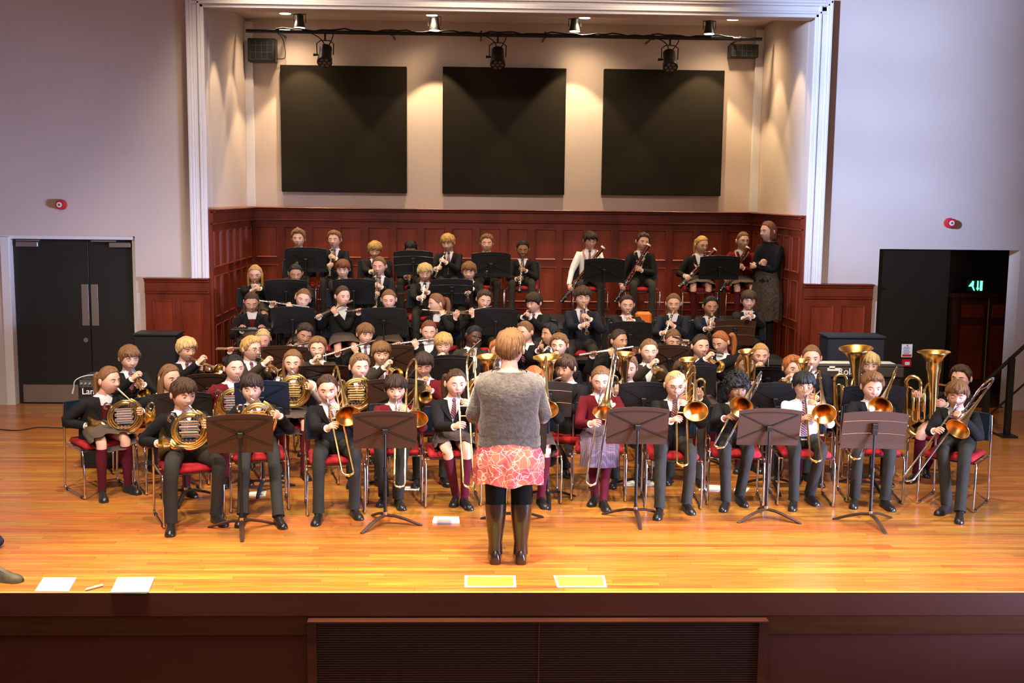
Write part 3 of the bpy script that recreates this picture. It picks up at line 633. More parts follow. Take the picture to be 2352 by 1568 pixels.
def add_eyes(Q, Hm, Rm, s, skin, look, browc):
    for sx in (-1, 1):
        c = Hm+(A(sx*.029, -.0705, .005)@Rm.T)*s
        fwd = Rm@A(0, -1, 0); up = Rm@A(0, 0, 1); rt = Rm@A(1, 0, 0); b = MB()
        r = .0120*s; rings = []; nn = 8
        for e in np.radians([8, 14, 24, 40, 60, 85, 110]):
            rings.append([c+(fwd*math.cos(e)+(up*math.sin(a)*.8+rt*math.cos(a)*1.12)*math.sin(e))*r for a in np.linspace(0, 2*PI, 12, endpoint=False)])
        o = len(b.f); b.loft(rings)
        for k in range(o, len(b.f)):
            cc = np.mean([b.v[i] for i in b.f[k]], 0)-c; ang = math.acos(max(-1, min(1, nrm(cc).dot(fwd)))); h = nrm(cc).dot(up)
            b.m[k] = 1 if ang < math.radians(30) else 0
            if look == 'down' and h > -.22: b.m[k] = 2
            if look != 'down' and h > .14: b.m[k] = 2
            if h < -.45: b.m[k] = 2
        if look == 'down':
            b.tube([c+(fwd*math.cos(a*.9)+rt*math.sin(a))*r*1.05-up*r*.24 for a in np.linspace(-.9, .9, 5)], .0011*s, 4, m=1)
        else:
            b.tube([c+(fwd*math.cos(a*.9)+rt*math.sin(a))*r*1.03+up*r*(.40-.25*a*a) for a in np.linspace(-.9, .9, 5)], .0010*s, 4, m=1)
        Q.part('eye', b, [M['eyew'], M['iris'], skin], 60)
        b = MB(); b.tube([Hm+(A(sx*x, y, z)@Rm.T)*s for x, y, z in ((.014, -.0835, .0215), (.026, -.0835, .0255), (.038, -.078, .0255), (.046, -.070, .0215))], [.0016*s, .0026*s, .0024*s, .001*s], 5); Q.part('eyebrow', b, browc)
def glasses(Q, Hm, Rm, s, mt):
    b = MB(); T = lambda *p: Hm+(A(*p)@Rm.T)*s
    for sx in (-1, 1):
        b.tube([T(sx*.030+.020*math.cos(a), -.097+.006*abs(math.cos(a)), .003+.0155*math.sin(a)) for a in np.linspace(0, 2*PI, 17)], .0015*s, 5, False)
        b.tube([T(sx*.050, -.090, .006), T(sx*.072, -.07, .006), T(sx*.080, .01, .004)], .0014*s, 5)
    b.tube([T(-.010, -.098, .006), T(.010, -.098, .006)], .0014*s, 5); Q.part('glasses', b, mt)
PROF = [(-.16, .135, .098), (0, .142, .104), (.22, .132, .096), (.45, .138, .098), (.62, .152, .102), (.75, .164, .098), (.84, .162, .088), (.91, .132, .076), (.955, .092, .064), (1.0, .058, .056)]
SEG = 28
def ring(Cn, f, l, w, d, up=None, a0=0., a1=2*PI, n=SEG, closed=True, wr=0., ph=0., curve=.88):
    an = np.linspace(a0, a1, n, endpoint=not closed); out = []
    for a in an:
        cx, sx = math.cos(a), math.sin(a); k = abs(cx)**(curve) * (1 if cx > 0 else -1); q = abs(sx)**curve*(1 if sx > 0 else -1)
        r = 1+wr*math.sin(7*a+ph)
        out.append(Cn+f*(k*d*r)+l*(q*w*r))
    return out
def prof(t):
    T = [p[0] for p in PROF]; return np.interp(t, T, [p[1] for p in PROF]), np.interp(t, T, [p[2] for p in PROF])
def spine(P, N, f, t, s):
    back = -.025*s*math.sin(max(0, min(1, t))*PI)
    return P+(N-P)*t+f*back
def torso(mb, P, N, f, l, s, off, t0, t1, vt=None, vw=.05, n=14, m=0, wr=0., wmul=1.):
    rings = []; ph = random.random()*6
    for i in range(n):
        t = t0+(t1-t0)*i/(n-1); wd, dp = prof(t); wd = (wd*s+off)*wmul; dp = dp*s+off
        Cn = spine(P, N, f, t, s); dz = nrm(N-P); ff = nrm(f-dz*f.dot(dz)*.7)
        if vt is None: rings.append(ring(Cn, ff, l, wd, dp, wr=wr, ph=ph+t*4))
        else:
            hw = max(0, vw*s*(t-vt)/(1-vt)) if t > vt else 0
            a = math.asin(min(.85, hw/wd))**1.0 if hw else 0
            a = a*.9
            rings.append(ring(Cn, ff, l, wd, dp, None, a+.004, 2*PI-a-.004, SEG+1, False, wr=wr, ph=ph+t*4))
    mb.loft(rings, vt is None, False, m)
    return rings
def ik(Sx, W, l1, l2, hint):
    d = W-Sx; L = np.linalg.norm(d); k = 1.
    if L > (l1+l2)*.985: k = L/((l1+l2)*.985); l1 *= k; l2 *= k
    if L < abs(l1-l2)+.02: L = abs(l1-l2)+.02
    a = (l1*l1-l2*l2+L*L)/(2*L); h = math.sqrt(max(0, l1*l1-a*a)); u = nrm(d); hp = nrm(np.asarray(hint)-u*u.dot(hint)); return Sx+u*a+hp*h
def hand(mb, W, f, n, side, s, curl=(.5, 1.25, 1.9), m=0):
    """side +1 left hand, -1 right hand; f finger direction, n palm normal"""
    f = nrm(f); n = nrm(n-f*n.dot(f)); th = -side*np.cross(f, n); u = th    # u points to the thumb's side
    rr = []
    for t, w_, h_ in ((-.012, .021, .017), (.008, .024, .015), (.03, .031, .014), (.05, .035, .0135), (.066, .034, .011), (.072, .028, .007)):
        rr.append([W+f*t*s+(u*math.cos(a)*w_+n*math.sin(a)*h_)*s for a in np.linspace(0, 2*PI, 10, endpoint=False)])
    mb.loft(rr, m=m)
    for i, (ls, o) in enumerate(((.92, .026), (1.0, .009), (.94, -.009), (.75, -.026))):
        p = W+f*.062*s+u*o*s; pts = [p]; 
        for k, L in enumerate((.030, .022, .017)):
            a = curl[k]+(.06*i); p = p+(f*math.cos(a)+n*math.sin(a)+u*(.10-.07*i)*(k == 0))*L*ls*s; pts.append(p)
        mb.tube(pts, [.0086*s, .0084*s, .0076*s, .0058*s], 6, m=m)
    p = W+f*.014*s+u*.020*s
    pts = [p, p+(f*.55+u*.75+n*.35)*.026*s]; pts.append(pts[-1]+(f*.75+u*.15+n*.65)*.027*s); pts.append(pts[-1]+(f*.75-u*.25+n*.6)*.019*s)
    mb.tube(pts, [.0125*s, .0105*s, .009*s, .0065*s], 7, m=m)
def armpath(Sh, E, W):
    return [Sh, Sh+(E-Sh)*.35, Sh+(E-Sh)*.72, Sh+(E-Sh)*.93+(W-Sh)*.01, E+(W-E)*.08, E+(W-E)*.35, E+(W-E)*.7, W]
def shoe(mb, Ap, fd, s, m=0, up=None, z0=None):
    fd = nrm(fd); up = A(0, 0, 1) if up is None else nrm(up); sd = nrm(np.cross(fd, up)); up = np.cross(sd, fd); B = Ap-up*.072*s; rr = []
    for t, w_, h_ in ((-.062, .018, .045), (-.052, .029, .075), (-.02, .034, .098), (.015, .034, .092), (.05, .036, .070), (.09, .041, .052), (.125, .041, .044), (.15, .033, .036), (.165, .016, .022)):
        rr.append([B+fd*t*s+sd*(math.cos(a)*w_*s)+up*((max(0, math.sin(a))*h_) if math.sin(a) > 0 else math.sin(a)*.006+.0)*s for a in np.linspace(0, 2*PI, 12, endpoint=False)])
    mb.loft(rr, m=m)

INSTR = {}
PEOPLE = []
ROWY = {'S3': (12.95, 0.), 'P1': (13.92, RZ['P1']), 'P2': (14.88, RZ['P2']), 'P3': (15.92, RZ['P3'])}
def person(d):
    """d: hx,hy head centre px; row; by body yaw; hyaw,hp,hr head angles (deg); hair, hc, skin, top, bottom, inst"""
    g = d.get
    rng = np.random.default_rng(int(d['hx']*7+d['hy'])); random.seed(int(d['hx']*3+d['hy']))
    s = g('s', 1.0); row = g('row', 'F')
    if row == 'F':
        z0 = 0.; Hc = atZ(d['hx'], d['hy'], g('hz', 1.10))
        if g('Y'): Hc = atY(d['hx'], d['hy'], d['Y'])
    else:
        Y, z0 = ROWY[row]; Hc = atY(d['hx'], d['hy'], g('Y', Y))
    by = math.radians(g('by', 0)); f = A(math.sin(by), -math.cos(by), 0); l = A(math.cos(by), math.sin(by), 0)
    Rm = rotm(math.radians(g('hyaw', g('by', 0))), math.radians(g('hp', 8)), math.radians(g('hr', 0)))
    hs = s*g('hs', 1.13)
    px = g('px')
    lean = g('lean', .05)
    base = Hc-f*lean
    if px: base[0] = atY(px, 1000, Hc[1])[0]
    seatz = z0+.47
    P = A(base[0], base[1], seatz+.075) if g('seated', True) else A(base[0], base[1], z0+.86*s)
    neck = Hc+Rm@A(0, .030, -.085)*hs
    N = A(neck[0], neck[1], Hc[2]-.120*hs); N = N-f*.01
    N[0] = .7*N[0]+.3*(P[0]); 
    desc = d['desc']
    Q = Thing('person', desc, 'person', (P[0], P[1], z0), 'school band players' if g('seated', True) else None)
    skin = M[g('skin', 'sk1')]; up = nrm(N-P)
    body = MB()
    # torso, neck and head in one mesh
    rings = []
    for i in range(12):
        t = -.1+1.1*i/11; wd, dp = prof(t); rings.append(ring(spine(P, N, f, t, s), f, l, wd*s, dp*s, n=20))
    hb = Hc+Rm@A(0, .018, -.055)*hs
    for t, r in ((.25, .050), (.6, .047), (1., .048)): rings.append(ring(N+(hb-N)*t, f, l, r*hs, r*hs, n=20, curve=1))
    body.loft(rings)
    add_head(body, Hc, Rm, hs)
    mouth = Hc+Rm@A(0, -.097, -.054)*hs
    fr = dict(M=mouth, f=f, l=l, P=P, N=N, Hc=Hc, s=s, z0=z0, Rm=Rm)
    SL = N-up*.066*s+l*.140*s; SR = N-up*.066*s-l*.140*s
    fr['SL'], fr['SR'] = SL, SR
    grips = {}
    inst = g('inst')
    if inst: grips = INSTR[inst[0]](fr, desc, *inst[1:])
    if 'L' not in grips: grips['L'] = (P+f*.24*s+l*.09+A(0, 0, .085), nrm(l+f*.2), A(0, 0, -1))
    if 'R' not in grips: grips['R'] = (P+f*.24*s-l*.09+A(0, 0, .085), nrm(l-f*.2), A(0, 0, -1))
    if g('LH'): grips['L'] = (onplane(g('LH'), P+f*g('LHd', .25), f), l, -f)
    if g('RH'): grips['R'] = (onplane(g('RH'), P+f*g('RHd', .25), f), l, -f)
    top = g('top', 'blazer'); sleevem = {'blazer': M['blazer'], 'blazer2': M['blazer2'], 'navy': M['navy'], 'black': M['black'], 'maroon': M['maroon'], 'shirt': M['shirt'], 'vest': M['shirt'], 'grey': M.get('greycloth')}[top]
    slvs = []; cufs = []
    for side, Sh in ((1, SL), (-1, SR)):
        G, bar, npf = grips['L' if side > 0 else 'R'][:3]; curl = grips['L' if side > 0 else 'R'][3] if len(grips['L' if side > 0 else 'R']) > 3 else (.45, 1.2, 1.9)
        l1, l2, hsz = .245*s, .215*s, .92*s*g('hands', 1)
        hint = l*side*g('elb', .75)-A(0, 0, 1)-f*.15
        E = ik(Sh, G, l1, l2+.05, hint); ff = nrm(G-E); bar = nrm(bar); ff = nrm(ff-bar*ff.dot(bar)*.65); n = nrm(np.cross(bar, ff))
        if n.dot(npf) < 0: n = -n
        W = G-ff*.070*hsz-n*.020*hsz; E = ik(Sh, W, l1, l2, hint)
        pts = armpath(Sh, E, W)
        body.tube(pts, [q*s for q in (.040, .040, .036, .034, .034, .030, .024, .0205)], 10)
        hand(body, W, ff, n, side, hsz, curl)
        slv = MB(); cuf = MB(); slvs.append(slv); cufs.append(cuf)
        in0 = N-up*.078*s+l*side*.085*s
        pts = [in0]+armpath(Sh, E, W-nrm(W-E)*.012)
        cut = g('sleeve', 1.); rr = [.050, .060, .056, .050, .046, .046, .043, .039, .036]
        if top in ('maroon', 'shirt', 'vest'): rr = [q*.94 for q in rr]
        slv.tube(pts, [q*s*(1+.05*rng.standard_normal()) if k > 2 else q*s for k, q in enumerate(rr)], 14, True)
        if top != 'grey':
            cuf.tube([W-nrm(W-E)*.03, W-nrm(W-E)*.001], [.029*s, .031*s], 12)
        fr['E%d' % side] = E; fr['W%d' % side] = W
    # ------- legs
    bot = g('bottom', 'trousers'); seated = g('seated', True)
    feet = g('feet'); legs = []
    for side in (-1, 1):
        hip = P+l*side*.078*s-A(0, 0, .01)
        if seated:
            if feet:
                q = atZ(*feet[0 if side < 0 else 1], z0+.03); Ap = A(q[0], q[1], z0+.078*s)-f*.05; 
            else:
                Ap = hip+f*(.37+.05*rng.standard_normal())*s+l*side*((.03+.03*rng.random()) if g('bottom', 'trousers') == 'trousers' else .005); Ap[2] = z0+.078*s
            v = Ap-hip; 
            K = ik(hip, Ap, .375*s, .372*s, f+A(0, 0, 1.6)+l*side*.2)
            if K[2] < seatz+.02: K[2] = seatz+.045
            if g('bottom', 'trousers') != 'trousers':
                la = (K-P).dot(l); K = K+l*(max(.06, min(.105, la*side))*side-la)
        else:
            Ap = A(hip[0]-l[0]*side*.0, hip[1], z0+.08*s)+f*.0; K = (hip+Ap)/2+f*.015
        legs.append((side, hip, K, Ap))
    trm = M['trousers']
    leg_mb = MB(); shoe_mb = []; socks = []
    for side, hip, K, Ap in legs:
        bodyleg = [hip, hip+(K-hip)*.5, K-(K-hip)*.06, K+(Ap-K)*.06, K+(Ap-K)*.3, K+(Ap-K)*.7, Ap]
        body.tube(bodyleg, [q*s for q in (.068, .058, .047, .045, .045, .033, .029)], 12)
        if bot == 'trousers':
            pts = [hip-(K-hip)*.12, hip, hip+(K-hip)*.35, hip+(K-hip)*.75, K-(K-hip)*.04+A(0, 0, .004), K+(Ap-K)*.06, K+(Ap-K)*.3, K+(Ap-K)*.6, Ap-(Ap-K)*.06, Ap+(Ap-K)*.02]
            rr = [.062, .078, .069, .060, .056, .055, .049, .046, .046, .050]
            leg_mb.tube(pts, [q*s*(1+.03*rng.standard_normal()) for q in rr], 16)
        fdir = f+l*side*.25 if not g('toe') else g('toe')
        sm = MB(); shoe(sm, Ap, A(*fdir) if isinstance(fdir, tuple) else fdir, s*1.0); shoe_mb.append(sm)
        k = MB()
        if bot != 'trousers': k.tube([K+(Ap-K)*.16, K+(Ap-K)*.3, K+(Ap-K)*.7, Ap+(Ap-K)*.05], [q*s for q in (.049, .050, .038, .034)], 12)
        else: k.tube([Ap-(Ap-K)*.10, Ap+A(0, 0, -.02)], [.034*s, .036*s], 10)
        socks.append(k)
    Q.part('body', body, [skin, M['lip']], 70)
    bc = HAIR[g('hc', 'brown')]
    back = g('backview', False)
    if not back: add_eyes(Q, Hc, Rm, hs, skin, g('look', 'down' if g('hp', 8) > 13 else 'open'), HAIR['brown'] if g('hc') in ('blond', 'fair', 'light', 'ginger') else HAIR['dark'])
    hm = MB(); add_hair(hm, Hc, Rm, hs, g('hair', 'short'), rng); Q.part('hair', hm, bc, 80)
    if g('glasses'): glasses(Q, Hc, Rm, hs, M['glassframe'])
    if g('band'):
        b = MB(); T = lambda *p: Hc+(A(*p)@Rm.T)*hs
        b.tube([T(.083*math.cos(a), -.03*math.sin(a)+.004, .0+.109*math.sin(a)) for a in np.linspace(.1, PI-.1, 17)], .0045*hs, 6); Q.part('headband', b, M['ebony'])
    if g('scrunchie'):
        b = MB(); T = lambda *p: Hc+(A(*p)@Rm.T)*hs
        b.tube(arc(T(0, .098, .030), Rm@A(1, 0, 0), Rm@A(0, 0, 1), .020*hs, 0, 2*PI, 13), .010*hs, 7); Q.part('scrunchie', b, M['red'])
    # ------- clothes
    if bot == 'trousers':
        rr = []
        for t, w_ in ((-.30, .8), (-.22, 1.0), (-.1, 1.06), (.05, 1.03), (.2, 1.)):
            wd, dp = prof(max(t, -.1)); rr.append(ring(spine(P, N, f, t, s), f, l, wd*s*w_+.006, dp*s*w_+.004))
        leg_mb.loft(rr); Q.part('trousers', leg_mb, trm, 60)
    elif bot in ('skirt', 'skirt2') and seated:
        b = MB(); kc = (legs[0][2]+legs[1][2])/2; w0 = P+A(0, 0, .05); rr = []; kd = np.linalg.norm(legs[0][2]-legs[1][2])/2
        ax = nrm(kc-P); ax = nrm(A(ax[0], ax[1], ax[2]*.4)); upv = A(0, 0, 1); ext = g('skl', 1.06); ph = rng.random()*6
        sk = min(.20, kd+.088)
        for t, hw, hu, hd in ((0., .135, .10, .10), (.15, .155, .105, .10), (.4, .175, .085, .085), (.65, max(.17, sk-.01), .075, .085), (.85, sk, .072, .095), (1., sk+.004, .070, .10), (1.04, sk+.002, .062, .10)):
            Cn = P*(1-t*ext)+kc*(t*ext)+A(0, 0, .01*(1-t)); r = []
            for a in np.linspace(0, 2*PI, 40, endpoint=False):
                fold = 1+.045*t*math.sin(9*a+ph)+.02*t*math.sin(17*a+ph*2)
                cz = math.sin(a); r.append(Cn+l*(math.cos(a)*hw*s*fold*(1+.15*kd))+upv*(cz*(hu if cz > 0 else hd*g('drape', 1.))*s*fold)+ax*(.02*math.sin(9*a)*t*t))
            rr.append(r)
        if g('long'):
            for q, w_, d_ in ((.03, 1., .06), (.10, 1., .075), (g('long'), 1.04, .085)):
                rr.append([kc+f*.035-A(0, 0, q)+l*math.cos(a)*sk*w_*s*(1+.05*math.sin(9*a+ph))+f*math.sin(a)*d_*s*(1+.08*math.sin(9*a+ph)) for a in np.linspace(0, 2*PI, 40, endpoint=False)])
        b.loft(rr, True, False)
        rr = []
        for t, w_ in ((-.16, 1.02), (0, 1.02), (.15, .98), (.25, .96)):
            wd, dp = prof(t); rr.append(ring(spine(P, N, f, t, s), f, l, wd*s*w_+.008, dp*s*w_+.008))
        b.loft(rr); Q.part('skirt', b, M['kilt2'] if bot == 'skirt2' else M['kilt'], 80)
    elif bot == 'dress':
        b = MB(); rr = []; ph = 1.; z1 = g('hem', .52)
        zs = P[2]+g('dtop', .18)-(np.arange(10)/9.)*(P[2]+g('dtop', .18)-z0-z1)
        for i, z in enumerate(zs):
            t = i/9.; Cn = A(P[0], P[1], z); r = []
            for a in np.linspace(0, 2*PI, 60, endpoint=False):
                fo = 1+.05*t**1.5*math.sin(11*a+ph)+.02*t*math.sin(19*a)
                r.append(Cn+l*(math.cos(a)*(.135+.085*min(1, t*1.8)-.01*t)*s*fo)+f*(math.sin(a)*(.095+.05*min(1, t*1.8))*s*fo)+A(0, 0, .012*t*math.sin(5*a)))
            rr.append(r)
        b.loft(rr, True, False); Q.part('skirt', b, g('dressmat'), 80)
    for sm in shoe_mb:
        if g('boots'): break
        Q.part('shoe', sm, M['shoe'], 50)
    for k in socks: Q.part('sock', k, M['darksock'] if bot == 'trousers' else (M['black'] if bot == 'dress' else M['sock']), 60)
    if g('boots'):
        for side, hip, K, Ap in legs:
            b = MB(); shoe(b, Ap, f, s*1.05); b.tube([Ap-A(0, 0, .03), Ap+A(0, 0, .06), Ap+A(0, 0, .17), Ap+A(0, 0, .27)+f*-.01, Ap+A(0, 0, .34)], [q*s for q in (.045, .042, .055, .063, .066)], 18)
            Q.part('boot', b, M['boot'], 60)
            b = MB(); b.tube([hip, K, K+(Ap-K)*.5], [q*s for q in (.085, .066, .058)], 16); Q.part('legging', b, M['black'], 60)
    if top == 'grey':
        b = MB(); torso(b, P, N, f, l, s, .030, -.20, .985, None, n=18, wr=.025, wmul=1.13)
        b.f = b.f; b.loft([ring(spine(P, N, f, t, s), f, l, (.142*s+.030)*k*1.13, (.104*s+.03)*k) for t, k in ((-.40, .95), (-.395, 1.0), (-.36, 1.01), (-.35, 1.0), (-.19, 1.0))], True, False)
        pass
        Q.part('jumper', b, M['greycloth'], 80); [Q.part('sleeve', q, M['greycloth'], 80) for q in slvs]
        b = MB(); cc = N+up*.0; b.tube([N-up*.012*s+f*math.cos(a)*.075*s+l*math.sin(a)*.092*s for a in np.linspace(0, 2*PI, 25)], .010*s, 8); Q.part('neckline', b, M['greycloth'])
        return Q, fr
    if g('plain'):
        b = MB(); torso(b, P, N, f, l, s, .018, -.30, 1.03, None, n=16, wr=.02, wmul=1.03); Q.part('cardigan', b, sleevem, 80); [Q.part('sleeve', q, sleevem, 80) for q in slvs]; return Q, fr
    sh = MB(); torso(sh, P, N, f, l, s, .006, .0 if top in ('shirt',) else .2, 1.0, None, n=12)
    # collar
    for sx in (-1, 1):
        fn = N+up*.005
        c0 = [fn+l*sx*(.055*s)*math.sin(a)+f*math.cos(a)*.056*s for a in np.linspace(.12, PI, 7)]
        o = [p+up*.024*s*(1-.15*i/6)-(p-fn)*.06 for i, p in enumerate(c0)]
        lo = [p+(p-fn)*.36-up*(.022 if i else .060)*s+(f*.008*s if i < 2 else 0)+l*sx*(.012*s if i == 0 else 0) for i, p in enumerate(c0)]
        sh.loft([o, lo] if sx > 0 else [lo, o], False, False)
    if top == 'shirt':
        o_ = Q.part('shirt', sh, M['shirt'], 80); [Q.part('sleeve', q, M['shirt'], 80) for q in slvs]
    else: Q.part('shirt', sh, M['shirt'], 80)
    if g('tie', True) and top not in ():
        b = MB(); fd = f; pts = []
        if top == 'shirt': ts = np.linspace(.955, .12, 10)
        else: ts = np.linspace(.955, .55, 7)
        L_, R__ = [], []
        for i, t in enumerate(ts):
            wd, dp = prof(t); c = spine(P, N, f, t, s)+f*(dp*s+.013)
            w_ = (.013 if i == 0 else .012+.016*min(1, i/len(ts)*1.3))*s
            pts.append([c-l*w_, c+f*.004, c+l*w_, c-f*.004])
        b.loft(pts); c = spine(P, N, f, .965, s)+f*(prof(.965)[1]*s+.014); b.box(c+up*.004, (.034*s, .018*s, .028*s), (l, f, up), bev=.006)
        Q.part('tie', b, M['tie'], 60)
    if top in ('blazer', 'blazer2', 'navy'):
        mt = sleevem; b = MB(); rings = torso(b, P, N, f, l, s, .017, -.24, .985, g('vt', .46), .062, n=18, wr=.012)
        # lapels
        lms = []
        for e in (0, -1):
            sx = 1 if e == 0 else -1; a_, b_ = [], []; lm = MB(); lms.append(lm)
            for i, r in enumerate(rings):
                t = -.24+1.225*i/17
                if t < g('vt', .46)-.03: continue
                edge = r[e]; nxt = r[1 if e == 0 else -2]; q = nrm(nxt-edge); k = (t-g('vt', .46))/(1-g('vt', .46)); wl = (.012+.046*min(1, k*1.8))*s*(1 if k < .72 else .72)
                a_.append(edge+f*.009*s); b_.append(edge+l*sx*wl*.9-f*wl*.10+f*.016*s-up*.01*s*k)
            lm.loft([a_, b_] if sx > 0 else [b_, a_], False, False)
        bz = Q.part('blazer', b, mt, 80); [Q.part('sleeve', q, mt, 80) for q in slvs]; [Q.part('lapel', q, mt, 80, bz) for q in lms]
        if g('badge', False):
            c = spine(P, N, f, .52, s)+f*(prof(.5)[1]*s+.018)*.86+l*.075*s; b = MB(); 
            b.tube([c+l*.0+up*.016, c+l*.012+up*.006, c-l*.010-up*.002, c+l*.008-up*.012, c-l*.004-up*.02], .0028, 5); b.tube([c-l*.014+up*.014, c-l*.016-up*.01], .0028, 5); Q.part('pocket_badge', b, M['paper'], 35, bz)
        under = MB(); torso(under, P, N, f, l, s, .011, .3, .75, None, n=6); 
        if g('vestunder', rng.random() < .4): Q.part('jumper', under, M['maroon'], 80)
    elif top in ('maroon', 'vest'):
        mt = M['maroon'] if top == 'maroon' else M['vest']; b = MB(); torso(b, P, N, f, l, s, .013, -.20, .975 if top == 'maroon' else .93, g('vt', .72), .055, n=18, wr=.015)
        Q.part('jumper' if top == 'maroon' else 'waistcoat', b, mt, 80); [Q.part('sleeve', q, sleevem, 80) for q in slvs]
    for cuf in cufs: Q.part('shirt_cuff', cuf, M['shirt'], 60)
    return Q, fr
# ============================================================ instruments (built in place, each a thing of its own)
BR = M['brass']; SI = M['silver']
def axes(D, ref):
    D = nrm(D); U = nrm(np.asarray(ref)-D*D.dot(ref)); return D, U, np.cross(D, U)
def nearz(Q): return Q
def clarinet(fr, desc, tx, ty, kind='clarinet', L=.58):
    Mo = fr['M']; D = aim(Mo, (tx, ty), L)
    if D.dot(fr['f']) < .15: D = nrm(D-fr['f']*D.dot(fr['f'])+fr['f']*.35)
    nm = {'clarinet': 'clarinet', 'oboe': 'oboe'}[kind]
    Q = Thing(nm, 'black %s played by %s' % (nm, desc), nm, Mo+D*L*.5, nm+'s of the band')
    D, U, V = axes(D, -fr['f']*0+A(0, 0, 1)+fr['f'])
    k = 1. if kind == 'clarinet' else .78
    b = MB(); b.tube([Mo-D*.01, Mo+D*.02, Mo+D*.075], [.004, .008*k, .013*k], 10); Q.part('mouthpiece' if kind == 'clarinet' else 'reed', b, M['ebony'] if kind == 'clarinet' else mat('reed_cane', (.55, .38, .16), .6))
    b = MB(); b.tube([Mo+D*q for q in (.075, .13, .135, .14, .30, .305, .31, L-.08, L-.04, L)], [.014*k, .0145*k, .018*k, .014*k, .014*k, .017*k, .014*k, .0145*k, .020*k, .033*k if kind == 'clarinet' else .024], 12); Q.part('tube', b, M['ebony'])
    b = MB(); F = nrm(U)
    for t in (.08, .135, .305, L-.085): b.tube([Mo+D*t, Mo+D*(t+.006)], .0185*k, 12)
    for sgn in (-1, 1): b.tube([Mo+D*.16+F*.016*k+V*.009*sgn, Mo+D*(L-.11)+F*.016*k+V*.009*sgn], .0032, 5)
    n = 13
    for i in range(n):
        t = .155+(L-.28)*i/(n-1); c = Mo+D*t+F*.016*k+V*(.004 if i % 2 else -.004); b.tube([c, c+F*.005], [.0085, .0075], 8)
    for i in range(4): c = Mo+D*(L*.60+.035*i)+V*.016; b.tube([c, c+V*.010+F*.006], .008, 8)
    b.tube([Mo+D*(L-.10)+V*.014, Mo+D*(L-.16)+V*.02+F*.01], .006, 6)
    b.tube([Mo+D*L, Mo+D*(L-.003)], .034*k, 16)
    Q.part('keywork', b, SI)
    back = -fr['f']+A(0, 0, .0)
    return dict(L=(Mo+D*(.22 if L > .5 else .18), D, back, (.55, 1.1, 1.5)), R=(Mo+D*(.37 if L > .5 else .31), D, back, (.55, 1.1, 1.5)))
INSTR['clarinet'] = clarinet
INSTR['oboe'] = lambda fr, desc, tx, ty, L=.52: clarinet(fr, desc, tx, ty, 'oboe', L)
def flute(fr, desc, ex, ey, L=.60):
    Mo = fr['M']+fr['f']*.004-A(0, 0, .004); far = onplane((ex, ey), Mo+fr['f']*.05, nrm(fr['f']*.5+A(0, -1, 0))); D = nrm(far-Mo)
    a, e = Mo-D*.085, Mo+D*(L-.085)
    Q = Thing('flute', 'silver flute held sideways by %s' % desc, 'flute', (a+e)/2, 'flutes of the band')
    D, U, V = axes(D, A(0, 0, 1)); F = nrm(U-fr['f']*-.6)
    b = MB(); b.tube([a, a+D*.22], .0098, 10); b.box(Mo-D*.0+U*.006, (.03, .02, .006), (D, V, U), bev=.002); b.tube([a+D*.212, a+D*.232], .012, 12); Q.part('head_joint', b, SI)
    b = MB(); b.tube([a+D*.22, e], .0098, 10); b.tube([e-D*.11, e-D*.095], .0118, 12); Q.part('tube', b, SI)
    b = MB(); b.tube([a+D*.25+F*.014, e-D*.02+F*.014], .003, 5)
    for i in range(14): c = a+D*(.26+.0225*i)+U*.009; b.tube([c, c+U*.006], .0085, 8)
    Q.part('keywork', b, SI)
    return dict(L=(Mo+D*.17, D, -fr['f'], (.6, 1.2, 1.5)), R=(Mo+D*.36, D, -A(0, 0, 1)-fr['f']*.4, (.5, 1.1, 1.4)))
INSTR['flute'] = flute
def trumpet(fr, desc, bx, by, nm='trumpet', L=.46, fin='brass'):
    Mo = fr['M']; D = aim(Mo, (bx, by), L)
    if D.dot(fr['f']) < .3: D = nrm(D+fr['f']*.6)
    D, U, V = axes(D, A(0, 0, 1)); mt = M[fin]
    Q = Thing(nm, 'brass %s played by %s' % (nm, desc), nm, Mo+D*L*.5, nm+'s of the band')
    P = lambda t, u, v=0.: Mo+D*t+U*u+V*v
    b = MB(); b.tube([P(-.002, 0), P(.01, 0), P(.03, 0), P(.08, 0)], [.0135, .012, .006, .0055], 12); Q.part('mouthpiece', b, SI)
    b = MB(); b.tube([P(.07, 0), P(.30, 0)]+arc(P(.30, -.03), D, U, .03, PI/2, -PI/2, 9)+[P(.23, -.06)], .0062, 8); b.tube([P(.10, 0), P(.13, 0)], .009, 8)
    b.tube([P(.225, -.055, .0)]+[P(.10, -.055, .012)]+arc(P(.10, -.0275, .022), -D, U, .0275, -PI/2, PI/2, 9)+[P(.12, 0, .03)], .0062, 8); Q.part('tubing', b, mt)
    b = MB(); ts = [.12, .2, .28, .34, .38, .41, .435, .45, L]; b.tube([P(t, 0, .03) for t in ts], [.0062, .007, .010, .015, .021, .030, .042, .053, .060], 24, False); b.tube([P(L, 0, .03)+(U*math.cos(a)+V*math.sin(a))*.060 for a in np.linspace(0, 2*PI, 25)], .0025, 5, False)
    Q.part('bell', b, M['brass'])
    for i in range(3):
        t = .165+.029*i; b = MB(); b.tube([P(t, -.085, .014), P(t, -.08, .014), P(t, .035, .014), P(t, .04, .014)], [.010, .0125, .0125, .010], 12); b.tube([P(t, .04, .014), P(t, .062, .014)], .003, 6); b.tube([P(t, .062, .014), P(t, .066, .014)], .009, 10); Q.part('valve', b, mt if i % 2 else SI)
    return dict(L=(P(.195, -.045, .012), U, V*-1*(1 if V.dot(fr['l']) > 0 else -1), (.5, 1.2, 1.8)), R=(P(.20, .045, .012), nrm(D), -U, (.35, .9, 1.5)))
INSTR['trumpet'] = trumpet
